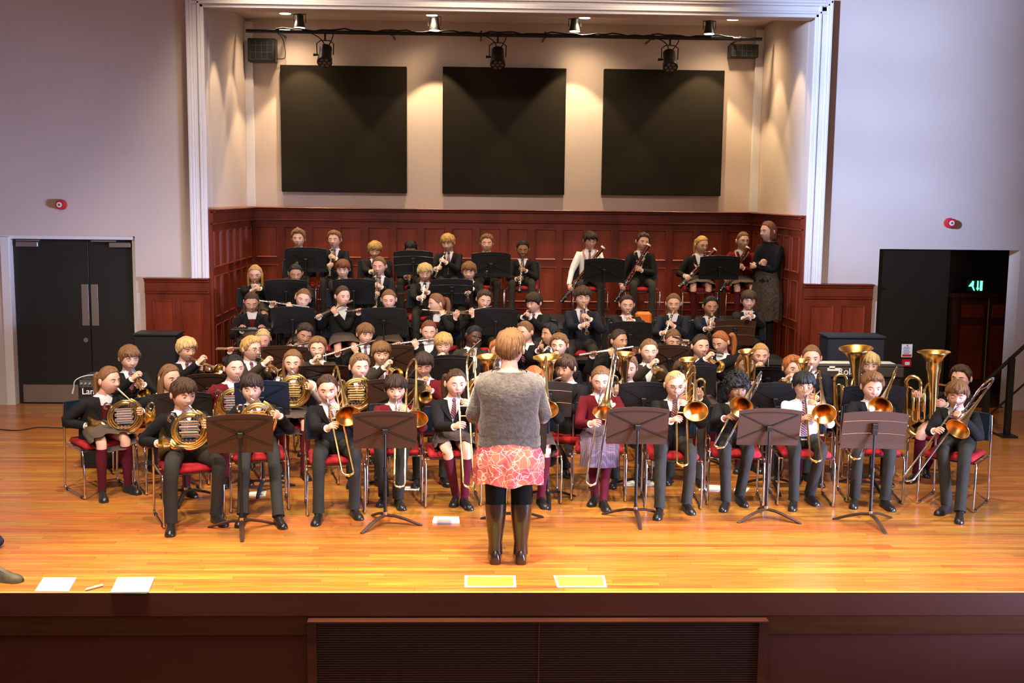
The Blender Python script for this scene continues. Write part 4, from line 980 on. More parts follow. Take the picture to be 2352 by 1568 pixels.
INSTR['cornet'] = lambda fr, desc, bx, by: trumpet(fr, desc, bx, by, 'cornet', .40)
def trombone(fr, desc, ex, ey, bx, by, L=.95, fin='brass'):
    Mo = fr['M']; D = aim(Mo, (ex, ey), L)
    Bc = onplane((bx, by), Mo+D*.36, D); o = Bc-(Mo+D*.36); e = nrm(o)
    if np.linalg.norm(o) > .26: Bc = Mo+D*.36+e*.26; o = e*.26
    sd = nrm(np.cross(D, e)); off = np.linalg.norm(o)
    P = lambda t, x, y=0.: Mo+D*t+e*x+sd*y
    Q = Thing('trombone', '%s trombone played by %s' % ('silver-slided brass' if fin == 'silver' else 'brass', '%s') % desc, 'trombone', Mo+D*.3, 'trombones of the band')
    b = MB(); b.tube([P(-.002, 0), P(.012, 0), P(.035, 0), P(.075, 0)], [.0165, .0145, .007, .0065], 14); Q.part('mouthpiece', b, SI)
    sw = .040; mt = M[fin]
    pa = lambda t: P(t, 0, 0); q = nrm(fr['l']-D*D.dot(fr['l'])); pb = lambda t: P(t, 0)+q*.085
    b = MB(); b.tube([pa(.06), pa(.16)], .0075, 10); b.tube([pb(.13), pb(.16)], .0075, 10); b.tube([pa(.135), pb(.135)], .006, 8); b.tube([pa(.095), pa(.11)], .011, 10); Q.part('inner_slide', b, SI)
    b = MB(); b.tube([pa(.16), pa(L-.04)]+[pa(L-.042)+q*.0425+(-q*math.cos(a)+D*math.sin(a))*.0425 for a in np.linspace(0.05, PI-.05, 11)]+[pb(L-.04), pb(.16)], .0082, 10); b.tube([pa(.20), pa(.23)], .011, 10); b.tube([pb(.20), pb(.23)], .011, 10); gp = g2 = .24+.12*(L > .8)
    b.tube([pa(.24), pb(.24)], .006, 8); b.tube([pa(L-.01)+q*.0425, pa(L+.012)+q*.0425], .008, 8); Q.part('slide', b, mt)
    b = MB(); tb = -.30; half = (Bc-(Mo+D*.36))
    p1 = pb(.12); p1t = lambda t: pb(t)
    bl = lambda t: Mo+D*t+half
    mid = (pb(tb)+bl(tb))/2; r = np.linalg.norm(pb(tb)-bl(tb))/2; u_ = nrm(pb(tb)-mid)
    b.tube([pb(.14), pb(tb)]+[mid+(u_*math.cos(a)-D*math.sin(a))*r for a in np.linspace(0.05, PI-.05, 11)]+[bl(tb), bl(-.1)], .009, 10)
    b.tube([pb(-.02), bl(-.02)], .005, 6); b.tube([pb(.09), bl(.09)], .005, 6); b.tube([pb(-.24), bl(-.24)], .005, 6); b.tube([pb(-.26), pb(-.2)], .0125, 10); b.tube([bl(-.26), bl(-.2)], .0125, 10)
    Q.part('tuning_slide', b, mt)
    b = MB(); ts = [-.1, .0, .1, .18, .24, .28, .31, .335, .35, .36]; b.tube([bl(t) for t in ts], [.010, .0125, .017, .024, .034, .046, .060, .078, .092, .100], 28, False, m=0)
    b.tube([bl(.361)+(nrm(half)*math.cos(a)+sd*math.sin(a))*.100 for a in np.linspace(0, 2*PI, 33)], .003, 6, False); Q.part('bell', b, M['brass'])
    b = MB(); b.tube([bl(t+.0015) for t in ts[3:]], [.022, .032, .044, .058, .076, .090, .098], 28, False); Q.part('bell_lining', b, M['brassin'])
    return dict(L=(Mo+D*.10+q*.055, D, -fr['f']*.3-q, (.6, 1.2, 1.7)), R=(pa(min(.40, .24+.1))+q*.01, nrm(D), q*1.0+fr['f']*-.3, (.5, 1.1, 1.7)))
INSTR['trombone'] = trombone
def horn(fr, desc, cx, cy, bx, by, R=.132):
    Mo = fr['M']; n = nrm(fr['f']+A(0, -.6, .1)); Pc = fr['P']+fr['f']*.24+A(0, 0, .2)
    Cc = onplane((cx, cy), Pc, A(0, -1, 0)); V = nrm(fr['l']+A(.5, 0, 0)); n = nrm(A(0, -1, 0)+fr['f']*.6); V = nrm(V-n*n.dot(V)); U = nrm(np.cross(V, n)); U = U if U[2] > 0 else -U
    B = onplane((bx, by), Cc, A(0, -1, 0))-n*.05
    P = lambda a, r, d=0.: Cc+(V*math.cos(a)+U*math.sin(a))*r+n*d
    Q = Thing('french_horn', 'brass horn held by %s' % desc, 'horn', Cc-U*R, 'french horns of the band')
    b = MB()
    for r, d, q in ((R, 0, .0095), (R-.018, .012, .0085), (R-.034, -.01, .0075), (R-.02, -.02, .0075)):
        b.tube([P(a, r*(1+.04*math.sin(2*a)), d) for a in np.linspace(0, 2*PI, 33)], q, 8, False)
    Q.part('coil', b, BR)
    b = MB()
    for i, yy in enumerate((-.058, -.036, -.014, .008, .030, .052)):
        x0, x1 = (-.075, .06) if i % 2 else (-.06, .072)
        c = lambda x, y: Cc+V*x+U*y+n*(.022+.006*(i % 2))
        b.tube([c(x0, yy), c(x1, yy)]+[c(x1, yy+.008)+(V*math.cos(a)+U*math.sin(a))*.008 for a in np.linspace(-PI/2, PI/2, 5)]+[c(x1, yy+.016), c(x0, yy+.016)], .0062, 7)
    Q.part('valve_slides', b, SI if int(cx) % 2 else BR)
    for i in range(4): b = MB(); c = Cc+V*(-.05+.03*i)+U*(-.085+.0*i)+n*.02; b.tube([c, c+n*.034, c+n*.0345, c+n*.04], [.0145, .0145, .010, .010], 12); Q.part('rotary_valve', b, SI)
    for i in range(3): b = MB(); b.tube([Cc+V*(.03+.02*i)+U*.065+n*.03, Cc+V*(.05+.02*i)+U*.105+n*.03], .004, 6); b.box(Cc+V*(.055+.02*i)+U*.11+n*.03, (.016, .028, .004), (V, U, n)); Q.part('lever', b, SI)
    b = MB(); c0 = P(PI*.80, R+.030, .015); b.tube([c0+(V*math.cos(a)+U*math.sin(a))*.028 for a in np.linspace(-.6, 4.6, 15)], .0085, 8); Q.part('tuning_loop', b, SI)
    b = MB(); pts = [P(a, R+.022, -.015) for a in np.linspace(1.2, -1.9, 13)]; ax = nrm(-V*.9-U*.12-n*.12); end = B
    e0 = pts[-1]; gd = np.linalg.norm(end-e0); path = pts+[e0+(end-e0)*.35-U*.012, end+V*gd*.40, end+V*gd*.2+n*.004, end+V*gd*.08+n*.002, end]
    rad = list(np.linspace(.010, .024, 13))+[.032, .044, .064, .098, .138]; b.tube(smooth_path(path, 3), list(np.interp(np.linspace(0, 1, (len(path)-1)*3+1), np.linspace(0, 1, len(rad)), rad)), 22, False)
    Q.part('bell', b, BR)
    b = MB(); b.tube([Mo-n*0, Mo+nrm(P(.5, R)-Mo)*.03], [.0125, .006], 12); Q.part('mouthpiece', b, SI)
    b = MB(); a1 = P(.45, R+.005, .01); b.tube(smooth_path([Mo+nrm(a1-Mo)*.02, Mo+(a1-Mo)*.5, a1, P(0., R+.004, .012), P(-.5, R, .01)], 4), .0065, 8); Q.part('leadpipe', b, BR)
    return dict(L=(Cc+V*(R+.0)+U*.035+n*.0, nrm(U), -V, (.5, 1.1, 1.5)), R=(B+nrm(e0-B)*.03-U*.02, nrm(n), -U, (.4, .9, 1.2)))
INSTR['horn'] = horn
def upright(fr, desc, bx, by, qx, qy, R=.115, nm='baritone', W=.09, side=-1, dist=.20):
    """bell up; (bx,by) bell rim centre, (qx,qy) foot of the horn; the loops lie on the given side"""
    Mo = fr['M']; B = onplane((bx, by), fr['Hc']+fr['f']*dist, nrm(fr['f']+A(0, -1, 0))); F = onplane((qx, qy), fr['P']+fr['f']*(dist-.02), nrm(fr['f']+A(0, -1, 0)))
    D = nrm(B-F); L = np.linalg.norm(B-F); f = fr['f']; n = nrm(f-D*f.dot(D)); V = nrm(np.cross(D, n)); V = V if V[0] > 0 else -V; V = V*side
    P = lambda t, x, d=0.: F+D*t*L+V*x+n*d
    Q = Thing(nm, 'upright brass %s held by %s' % (nm, desc), nm, F, 'upright brass of the band')
    k = W/.09; r0 = .030*k
    b = MB(); ts = [.06, .2, .4, .6, .72, .80, .87, .92, .96, .985, 1.]; rr = [.022*k, .025*k, .030*k, .036*k, .043*k, .052*k, .48*R, .60*R, .76*R, .90*R, R]
    b.tube([P(t, 0) for t in ts], rr, 26, False); b.tube([B+(V*math.cos(a)+n*math.sin(a))*R for a in np.linspace(0, 2*PI, 33)], .0035, 6, False); Q.part('bell', b, BR)
    b = MB(); b.tube([P(t, 0)-D*.0015 for t in ts[5:]], [q-.003 for q in rr[5:]], 26, False); Q.part('bell_lining', b, M['brassin'])
    # outer bow: down from the bell's foot round and up to the top bow
    b = MB(); w = W; bow = [P(.06, 0)]+[P(.06, w)+(-V*math.cos(a)-D*math.sin(a))*w for a in np.linspace(.1, PI-.1, 9)]+[P(.1, 2*w), P(.56, 2*w)]+[P(.58, 1.45*w, .02)+(V*math.cos(a)+D*math.sin(a))*w*.55 for a in np.linspace(.1, PI-.1, 8)]+[P(.5, .9*w, .02), P(.3, .9*w, .02)]
    b.tube(bow, list(np.interp(np.linspace(0, 1, len(bow)), [0, .4, 1], [.023*k, .017*k, .011*k])), 12); Q.part('outer_bow', b, BR)
    b = MB()
    for i, (x, t0, t1) in enumerate(((.55, .14, .42), (1.05, .12, .46), (1.45, .18, .50))):
        c = [P(t0, x*w, .04)]; top = P(t1, x*w+.18*w, .04); b.tube([P(t0, x*w, .045), P(t1, x*w, .045)]+[P(t1, x*w+.2*w, .045)+(-V*math.cos(a)+D*math.sin(a))*.2*w for a in np.linspace(.1, PI-.1, 6)]+[P(t0, x*w+.4*w, .045)]+[P(t0, x*w+.2*w, .045)+(V*math.cos(a)-D*math.sin(a))*.2*w for a in np.linspace(.1, PI-.1, 6)], .0075*k, 8)
    Q.part('inner_tubing', b, BR)
    for i in range(3):
        x = (.55+.40*i)*w; b = MB(); b.tube([P(.24, x, .075), P(.25, x, .075), P(.47, x, .075), P(.48, x, .075)], [.012*k, .015*k, .015*k, .012*k], 12); b.tube([P(.48, x, .075), P(.52, x, .075)], .004, 6); b.tube([P(.52, x, .075), P(.526, x, .075)], .011, 10); Q.part('valve', b, SI if nm != 'tuba' else BR)
    b = MB(); b.tube([Mo, Mo+nrm(P(.62, .5*w, .0)-Mo)*.05], [.016, .007], 12); Q.part('mouthpiece', b, SI)
    b = MB(); a1 = P(.60, .25*w, .02); b.tube(smooth_path([Mo+nrm(a1-Mo)*.04, Mo+(a1-Mo)*.6, a1, P(.54, .5*w, .05), P(.44, .55*w, .07)], 4), .0075*k, 8); Q.part('leadpipe', b, SI if nm != 'tuba' else BR)
    lw = fr['l'].dot(V) > 0
    g1 = (P(.46, .95*w, .085), V, -n, (.35, .8, 1.3)); g2 = (P(.34, -.035*k if True else 0, .0), D, -n, (.5, 1.1, 1.6))
    return dict(L=g1 if lw else g2, R=g2 if lw else g1)
INSTR['baritone'] = upright
INSTR['tuba'] = lambda fr, desc, bx, by, qx, qy, R=.17, W=.115, side=-1, dist=.2: upright(fr, desc, bx, by, qx, qy, R, 'tuba', W, side, dist)
def bassoon(fr, desc, tx, ty, qx, qy):
    Mo = fr['M']; T = onplane((tx, ty), fr['Hc']+fr['f']*.13, A(0, -1, 0)); B = onplane((qx, qy), fr['P']+fr['f']*.24, A(0, -1, 0)); D = nrm(T-B); L = np.linalg.norm(T-B)
    f = fr['f']; n = nrm(f-D*f.dot(D)); V = np.cross(D, n); P = lambda t, x=0., d=0.: B+D*t*L+V*x+n*d
    Q = Thing('bassoon', 'dark red bassoon played by %s' % desc, 'bassoon', B, 'bassoons of the band')
    b = MB(); b.tube([P(0, .0), P(.01), P(.34), P(.36)], [.024, .031, .031, .026], 16); Q.part('boot_joint', b, M['ebony'])
    b = MB(); b.tube([P(.34, -.012), P(.80, -.012), P(.86, -.012), P(.975, -.012)], [.019, .021, .026, .028], 16); Q.part('long_joint', b, M['rosewood'])
    b = MB(); b.tube([P(.35, .020), P(.74, .020)], [.017, .014], 12); Q.part('wing_joint', b, M['rosewood'])
    b = MB(); b.tube([P(.975, -.012), P(1., -.012)], [.034, .034], 20, False); b.tube([P(.998, -.012), P(1.0, -.012)], [.034, .012], 20, False); Q.part('bell_ring', b, M['white'])
    b = MB(); b.tube([P(.995, -.012), P(.997, -.012)], .012, 12); b.tube([P(.985, -.012), P(.998, -.012)], .016, 12, False); Q.part('bore', b, M['ebony'])
    b = MB(); s0 = P(.74, .020); b.tube(smooth_path([s0, s0+D*.05, s0+D*.10+(Mo-s0)*.08, s0+D*.09+(Mo-s0)*.45, Mo+(s0-Mo)*.12, Mo], 4), [.006]*21, 7); Q.part('bocal', b, SI)
    b = MB()
    for sg in (-1, 1): b.tube([P(.1, .015*sg, .034), P(.72, .014*sg, .030)], .0032, 5)
    for i in range(16): c = P(.06+.045*i, .012*(1 if i % 2 else -1), .030); b.tube([c, c+n*.006], .010, 8)
    for t in (.34, .36, .80, .01): b.tube([P(t, -.004), P(t+.008, -.004)], .034, 16)
    Q.part('keywork', b, SI)
    st = MB(); Nk = fr['N']
    st2 = [P(.62), fr['N']+fr['f']*.11-A(0, 0, .12)+fr['l']*.02, fr['N']+fr['l']*.085+fr['f']*.045-A(0, 0, .015), fr['N']-fr['f']*.07+A(0, 0, -.0), fr['N']-fr['l']*.085+fr['f']*.045-A(0, 0, .015), fr['N']+fr['f']*.12-fr['l']*.05-A(0, 0, .16), P(.55)]
    st.tube(smooth_path(st2, 4), .016, 8, flat=(A(0, 0, 1), .45)); Q.part('neck_strap', st, mat('pink_print_strap', (.42, .24, .19), .8, 0, 0, 60, .3, 60))
    return dict(L=(P(.60, .02, .02), D, -f, (.5, 1., 1.4)), R=(P(.24, -.01, .02), D, -f, (.5, 1., 1.4)))
INSTR['bassoon'] = bassoon

# ============================================================ chairs and music stands
def make_chair():
    Q = Thing('stacking_chair', 'chair', 'chair', (0, 0, 0), 'chairs of the band'); 
    b = MB(); b.box((0, -.01, .450), (.42, .42, .05), bev=.018); Q.part('seat', b, M['red'], 60)
    b = MB(); b.box((0, -.01, .420), (.40, .40, .012), bev=.004); Q.part('seat_pan', b, M['blackp'])
    b = MB(); nx, nz = 19, 11; W_, H_, yb = .43, .23, .215; xs = np.linspace(-W_/2, W_/2, nx+1); zs = np.linspace(.555, .555+H_, nz+1)
    for i in range(nx):
        for j in range(nz):
            if i % 2 and j % 2 and 1 < i < nx-2 and 0 < j < 6: continue
            c = .02*(1-((xs[i]+xs[i+1])/2/(W_/2))**2)
            cc = lambda x: yb+.022*(1-(x/(W_/2))**2)
            b.add([A(xs[i], cc(xs[i]), zs[j]), A(xs[i+1], cc(xs[i+1]), zs[j]), A(xs[i+1], cc(xs[i+1]), zs[j+1]), A(xs[i], cc(xs[i]), zs[j+1])], [(0, 1, 2, 3)])
            b.add([A(xs[i], cc(xs[i])+.012, zs[j]), A(xs[i+1], cc(xs[i+1])+.012, zs[j]), A(xs[i+1], cc(xs[i+1])+.012, zs[j+1]), A(xs[i], cc(xs[i])+.012, zs[j+1])], [(3, 2, 1, 0)])
    b.tube([A(x, yb+.006+.022*(1-(x/(W_/2))**2), .555+H_) for x in np.linspace(-W_/2, W_/2, 9)], .009, 6); b.tube([A(-W_/2, yb+.006, .555), A(-W_/2, yb+.006, .555+H_)], .009, 6); b.tube([A(W_/2, yb+.006, .555), A(W_/2, yb+.006, .555+H_)], .009, 6); b.tube([A(x, yb+.006+.022*(1-(x/(W_/2))**2), .555) for x in np.linspace(-W_/2, W_/2, 9)], .008, 6)
    Q.part('backrest', b, M['bluep'], 40)
    for sx in (-1, 1):
        x = sx*.235; b = MB(); pts = [A(x*.97, .235, .775), A(x, .225, .60), A(x, .235, .30), A(x, .262, .04), A(x, .255, .014), A(x, .22, .011), A(x, -.20, .011), A(x, -.232, .02), A(x, -.235, .05), A(x, -.222, .38), A(x, -.205, .415), A(x, -.17, .42), A(x, .20, .42)]
        b.tube(pts, .0095, 8); sf = Q.part('side_frame', b, M['chrome'], 60)
        for y in (-.17, .19): b = MB(); b.box((x, y, .011), (.026, .045, .022), bev=.005); Q.part('glide', b, M['blackp'], 35, sf)
    b = MB(); b.tube([A(-.235, -.14, .405), A(.235, -.14, .405)], .008, 6); b.tube([A(-.235, .12, .405), A(.235, .12, .405)], .008, 6); Q.part('crossbar', b, M['chrome'])
    return Q.o
CH0 = None
def place_chair(x, y, z, yaw, label, back=None, seat=None):
    global CH0
    if CH0 is None: CH0 = make_chair(); o = CH0
    else:
        o = copy_tree(CH0)
    o.location = (x, y, z); o.rotation_euler = (0, 0, yaw); o['label'] = label
    return o
def stand(cx, cy, w, Y, z0, label, tilt=22, yaw=0, mt='standb', style='x', h=.335, sheet=False, base=True, baseyaw=0., wpx=None):
    """(cx,cy) px of the desk's top edge centre"""
    top = atY(cx, cy, Y); yw = math.radians(yaw); l = A(math.cos(yw), math.sin(yw), 0); f = A(math.sin(yw), -math.cos(yw), 0)  # f towards the camera
    tl = math.radians(tilt); dn = nrm(-A(0, 0, 1)*math.cos(tl)-f*math.sin(tl)); dn = nrm(-A(0, 0, 1)*math.cos(tl)-f*math.sin(tl))
    # the desk leans: its top is nearer the camera, its foot nearer the player
    dn = nrm(-A(0, 0, 1)*math.cos(tl)-f*math.sin(tl)*-1*-1); dn = nrm(A(0, 0, -1)*math.cos(tl)-f*math.sin(tl)); dn = nrm(A(0, 0, -1)*math.cos(tl)+(-f)*math.sin(tl)) 
    n = nrm(np.cross(l, dn)); n = n if n.dot(f) > 0 else -n      # face of the desk's back, towards the camera
    Q = Thing('music_stand', label, 'music stand', (top+dn*h*.55)*A(1, 1, 0)+A(0, 0, z0), 'music stands of the band'); mt = M[mt]
    P = lambda x, t, d=0.: top+l*x*w/2+dn*(t*h)+n*d
    b = MB(); ns = 12; outer = [P(x, .07*(abs(x)**2.2)) for x in np.linspace(-1, 1, ns+1)]
    low = [P(x, .86) for x in np.linspace(-1, 1, ns+1)]
    fr_ = [p+n*.002 for p in outer]; fl = [p+n*.002 for p in low]; bk = [p-n*.002 for p in outer]; bl = [p-n*.002 for p in low]
    b.loft([fr_, fl, bl, bk, fr_], False, False)
    b.tube([p for p in outer], .0032, 5)
    b.tube([P(-1, .07), P(-1, .86)], .0032, 5); b.tube([P(1, .07), P(1, .86)], .0032, 5)
    dk_ = Q.part('desk', b, mt, 40)
    b = MB()
    bm = mt
    lo0 = [P(x, .86) for x in (-1, 1)]; b.loft([[P(-1, .86, .002), P(1, .86, .002)], [P(-1, 1.0, .006), P(1, 1.0, .006)], [P(-1, 1.0, .003), P(1, 1.0, .003)]], False, False)
    b.loft([[P(-1, 1.0, .004), P(1, 1.0, .004)], [P(-1, 1.0, -.045), P(1, 1.0, -.045)], [P(-1, .95, -.047), P(1, .95, -.047)]], False, False); Q.part('shelf', b, mt, 30, dk_)
    b = MB(); c = P(0, .50, .008)
    if style == 'x':
        for x, t in ((-.92, .16), (.92, .16), (-.97, .84), (.97, .84)): b.box((c+P(x, t, .004))/2, (np.linalg.norm(P(x, t, .004)-c), .010, .004), (nrm(P(x, t, .004)-c), nrm(np.cross(n, nrm(P(x, t, .004)-c))), n))
        b.tube([P(x, .10+.07*abs(x)**2.2, .004) for x in np.linspace(-.93, .93, 9)], .004, 5); Q.part('rib', b, M['standb'], 35, dk_)
    else:
        for t in (.26, .60): b.tube([P(-.98, t+.02, .004), P(-.5, t-.02, .008), P(0, t-.03, .008), P(.5, t-.02, .008), P(.98, t+.02, .004)], .0022, 5)
        Q.part('wire', b, SI, 35, dk_); b = MB(); b.box(P(0, .42, .014), (.05, .08, .03), (l, dn, n), bev=.004); Q.part('bracket', b, M['standb'])
    b = MB(); b.box(P(0, .52, .018), (.045, .05, .028), (l, dn, n), bev=.004); Q.part('clamp', b, M['standb'])
    cz = P(0, .52, .018); bx, by_ = cz[0], cz[1]
    b = MB(); b.tube([A(bx, by_, cz[2]), A(bx, by_, z0+.42)], .0095, 10); Q.part('upper_pole', b, M['standb'])
    b = MB(); b.tube([A(bx, by_, z0+.46), A(bx, by_, z0+.07)], .0135, 12); b.tube([A(bx, by_, z0+.47), A(bx, by_, z0+.44)], .017, 12); Q.part('lower_pole', b, M['standb'])
    b = MB(); b.tube([A(bx, by_, z0+.11), A(bx, by_, z0+.075)], .018, 12); Q.part('collar', b, M['chrome'])
    for k in range(3):
        a = baseyaw+k*2*PI/3-PI/2; d = A(math.cos(a), math.sin(a), 0); sdv = A(-d[1], d[0], 0); rr = []
        for t, z, w_ in ((.0, .085, .020), (.08, .078, .021), (.17, .052, .020), (.25, .022, .017), (.30, .003, .013)):
            c = A(bx, by_, z0)+d*t; 
            rr.append([c+sdv*w_+A(0, 0, z), c+A(0, 0, z+.010), c-sdv*w_+A(0, 0, z), c-sdv*w_*.6+A(0, 0, max(0, z-.012)), c+sdv*w_*.6+A(0, 0, max(0, z-.012))])
        b = MB(); b.loft(rr); Q.part('leg', b, mt, 30)
    if sheet:
        b = MB(); b.box(P(sheet if sheet is not True else .2, .5, -.006), (.42, h*.9, .004), (l, dn, n)); o = Q.o; c = P(.2, .5, -.006)
        solo('sheet_music', b, M['paper'], 'white sheet music resting on the '+label, 'sheet music', c-A(0, 0, .1), 'sheets on the music stands', 0)
    return Q
# ============================================================ the band
def T(hx, hy, desc, inst=None, **k): k.update(hx=hx, hy=hy, desc=desc, inst=inst); PEOPLE.append(k)
# ---- front row, from the left
T(250, 873, 'girl at the far left end of the front row', ('horn', 285, 955, 206, 982), by=38, hyaw=62, hp=4, hair='pony', hc='light', bottom='skirt', feet=[(240, 1140), (300, 1125)], band=0, Y=10.15, px=225, tie=False, vt=.3, lean=.0)
T(421, 905, 'brown-haired boy on the nearest chair of the front row', ('horn', 435, 985, 372, 1022), by=24, hyaw=40, hp=10, hair='fringe', hc='brown', feet=[(396, 1215), (500, 1195)], px=425, Y=9.25, s=1.05, lean=.03)
T(578, 892, 'boy behind the first brown music stand from the left', ('horn', 590, 962, 520, 985), by=12, hyaw=8, hp=6, hair='fringe', hc='dark', feet=[(558, 1195), (640, 1200)], px=590, Y=9.65)
T(752, 893, 'boy in black blazer left of the second brown stand', ('trombone', 788, 1092, 800, 955), by=10, hyaw=8, hp=10, hair='crop', hc='brown', feet=[(732, 1192), (815, 1180)], px=765, Y=9.55, badge=True)
T(909, 893, 'boy in maroon jumper behind the second brown stand', ('trombone', 905, 1118, 955, 962), by=4, hyaw=6, hp=8, hair='fringe', hc='dark', top='maroon', feet=[(882, 1150), (915, 1158)], px=905, Y=9.9, tie=False)
T(1047, 880, 'girl with bare knees left of the grey-jumper conductor', ('trombone', 1065, 1118, 1098, 952), by=6, hyaw=14, hp=5, hair='side_pony', hc='brown', bottom='skirt', feet=[(1048, 1150), (1068, 1158)], px=1035, Y=9.8, skl=.8)
T(1380, 872, 'girl in maroon jumper and long plaid skirt', ('trombone', 1345, 1112, 1388, 948, .95, 'silver'), by=-6, hyaw=-4, hp=13, hair='side_pony', hc='light', top='maroon', bottom='skirt2', feet=[(1366, 1150), (1386, 1162)], px=1378, Y=10.0, tie=False, long=.17, skl=1.0, badge=0)
T(1551, 884, 'fair boy with glasses in the front row', ('trombone', 1555, 1068, 1598, 944), by=-4, hyaw=-2, hp=9, hair='crop', hc='fair', glasses=1, feet=[(1516, 1180), (1578, 1168)], px=1545, Y=9.75, badge=True)
T(1692, 892, 'boy with curly black hair in the front row', ('trombone', 1638, 1025, 1703, 935, .85, 'silver'), by=-8, hyaw=4, hp=4, hair='curly', hc='black', skin='sk3', feet=[(1668, 1162), (1700, 1150)], px=1690, Y=9.85, vestunder=True)
T(1846, 885, 'boy in white shirt and striped tie in the front row', ('trombone', 1862, 1058, 1893, 950), by=-6, hyaw=-8, hp=7, hair='fringe', hc='black', skin='sk2', top='shirt', feet=[(1825, 1160), (1862, 1148)], px=1846, Y=9.85)
T(2003, 888, 'boy behind the rightmost brown music stand', ('trombone', 1950, 1050, 2022, 935), by=-8, hyaw=-4, hp=10, hair='quiff', hc='light', feet=[(1965, 1155), (2035, 1160)], px=2005, Y=9.95)
T(2198, 905, 'boy at the far right end of the front row', ('trombone', 2072, 1100, 2200, 985, .98, 'silver'), by=-38, hyaw=-22, hp=14, hair='fringe', hc='light', feet=[(2170, 1172), (2200, 1188)], px=2205, Y=9.75, vestunder=True)
# ---- second rows, from the left
T(297, 822, 'brown-haired boy with trumpet before the black doors', ('trumpet', 338, 905), by=28, hyaw=34, hp=12, hair='fringe', hc='light', Y=11.0, px=300)
T(389, 868, 'girl with hairband behind the nearest horn boy', ('horn', 385, 955, 340, 960), by=28, hyaw=48, hp=6, hair='long', hc='light', band=1, bottom='skirt', Y=10.25, tie=False, px=375)
T(428, 802, 'white-blond boy with trumpet beside the low panelling', ('trumpet', 508, 848), by=34, hyaw=42, hp=8, hair='fringe', hc='fair', Y=11.6, px=425)
T(538, 845, 'dark-haired girl in maroon jumper with horn', ('horn', 535, 925, 500, 950), by=20, hyaw=30, hp=2, hair='pony', hc='black', top='maroon', bottom='skirt', Y=10.6, tie=False, px=525)
T(577, 800, 'blond boy with glasses and trumpet', ('trumpet', 655, 858), by=28, hyaw=52, hp=6, hair='short', hc='blond', top='blazer2', glasses=1, Y=11.4, px=578)
T(673, 832, 'girl in waistcoat and white shirt sleeves', ('horn', 672, 895, 655, 935), by=10, hyaw=4, hp=6, hair='long', hc='light', top='vest', bottom='skirt', Y=10.9, tie=False)
T(730, 800, 'boy playing trumpet straight towards the hall', ('trumpet', 738, 848), by=4, hyaw=2, hp=4, hair='short', hc='light', top='blazer2', Y=11.9, look='down')
T(826, 842, 'fair boy with horn behind the black stand', ('horn', 818, 902, 800, 935), by=14, hyaw=22, hp=4, hair='short', hc='light', Y=10.6)
T(876, 812, 'brown-haired boy with trumpet and red striped tie', ('trumpet', 920, 860), by=10, hyaw=10, hp=6, hair='fringe', hc='light', top='blazer2', Y=11.6, skin='sk1')
T(972, 838, 'boy in maroon jumper with trumpet looking down', ('trumpet', 985, 912), by=4, hyaw=4, hp=16, hair='fringe', hc='dark', skin='sk2', top='maroon', Y=10.7, px=985)
T(1018, 790, 'fair boy behind the small black stand', ('cornet', 1015, 842), by=4, hyaw=2, hp=15, hair='fringe', hc='blond', top='blazer2', Y=12.0)
T(1143, 805, 'ginger-haired player half hidden left of the conductor', ('baritone', 1120, 818, 1128, 960, .105), by=4, hyaw=4, hp=8, hair='short', hc='ginger', Y=10.9, hs=.98)
T(1226, 872, 'auburn-haired player hidden behind the conductor', ('trombone', 1225, 1080, 1255, 940), by=0, hyaw=0, hp=12, hair='side_pony', hc='ginger', bottom='skirt', feet=[(1215, 1150), (1243, 1155)], Y=9.9)
T(1298, 845, 'boy with euphonium right of the conductor', ('baritone', 1256, 820, 1262, 965, .125, 'euphonium', .10, -1, .22), by=-16, hyaw=-28, hp=8, hair='fringe', hc='brown', Y=10.4, px=1308, feet=[(1270, 1060), (1298, 1085)])
T(1284, 792, 'boy whose face shows above the euphonium bell', ('cornet', 1275, 838), by=-8, hyaw=-14, hp=6, hair='short', hc='light', Y=11.9)
T(1264, 768, 'black-haired boy in profile with oboe', ('oboe', 1240, 805), by=-34, hyaw=-60, hp=-2, hair='short', hc='black', skin='sk2', Y=12.6)
T(1206, 762, 'fair boy in profile behind the conductor', ('oboe', 1180, 800), by=-30, hyaw=-40, hp=8, hair='crop', hc='light', Y=12.7)
T(1421, 782, 'dark-haired girl with shiny flute', ('flute', 1352, 812), by=4, hyaw=36, hp=2, hair='pony', hc='dark', skin='sk2', Y=12.4, bottom='skirt', tie=False)
T(1490, 806, 'girl with cornet and grey blazer', ('cornet', 1520, 858), by=0, hyaw=2, hp=4, hair='back', hc='light', top='blazer2', Y=11.5, bottom='skirt', tie=False, look='down')
T(1545, 780, 'girl with black headband looking down at flute', ('flute', 1500, 800), by=-4, hyaw=8, hp=18, hair='pony', hc='light', band=1, Y=12.7, bottom='skirt', tie=False)
T(1609, 795, 'girl with closed eyes playing trumpet', ('trumpet', 1658, 842), by=4, hyaw=12, hp=2, hair='pony', hc='dark', look='down', Y=11.7, bottom='skirt', tie=False)
T(1655, 785, 'red-haired girl bent over her flute', ('flute', 1580, 785), by=-20, hyaw=-42, hp=20, hair='curlypony', hc='ginger', Y=12.4, bottom='skirt', tie=False)
T(1441, 845, 'player hidden behind an upright baritone bell', ('baritone', 1436, 812, 1432, 950, .09, 'baritone', .07, -1, .22), by=-4, hyaw=-2, hp=6, hair='short', hc='light', top='blazer2', Y=10.7)
T(1570, 855, 'boy with glasses behind an upright baritone', ('baritone', 1580, 825, 1588, 955, .085, 'baritone', .07, 1, .22), by=-4, hyaw=-2, hp=4, hair='fringe', hc='brown', glasses=1, Y=10.7, skin='sk2')
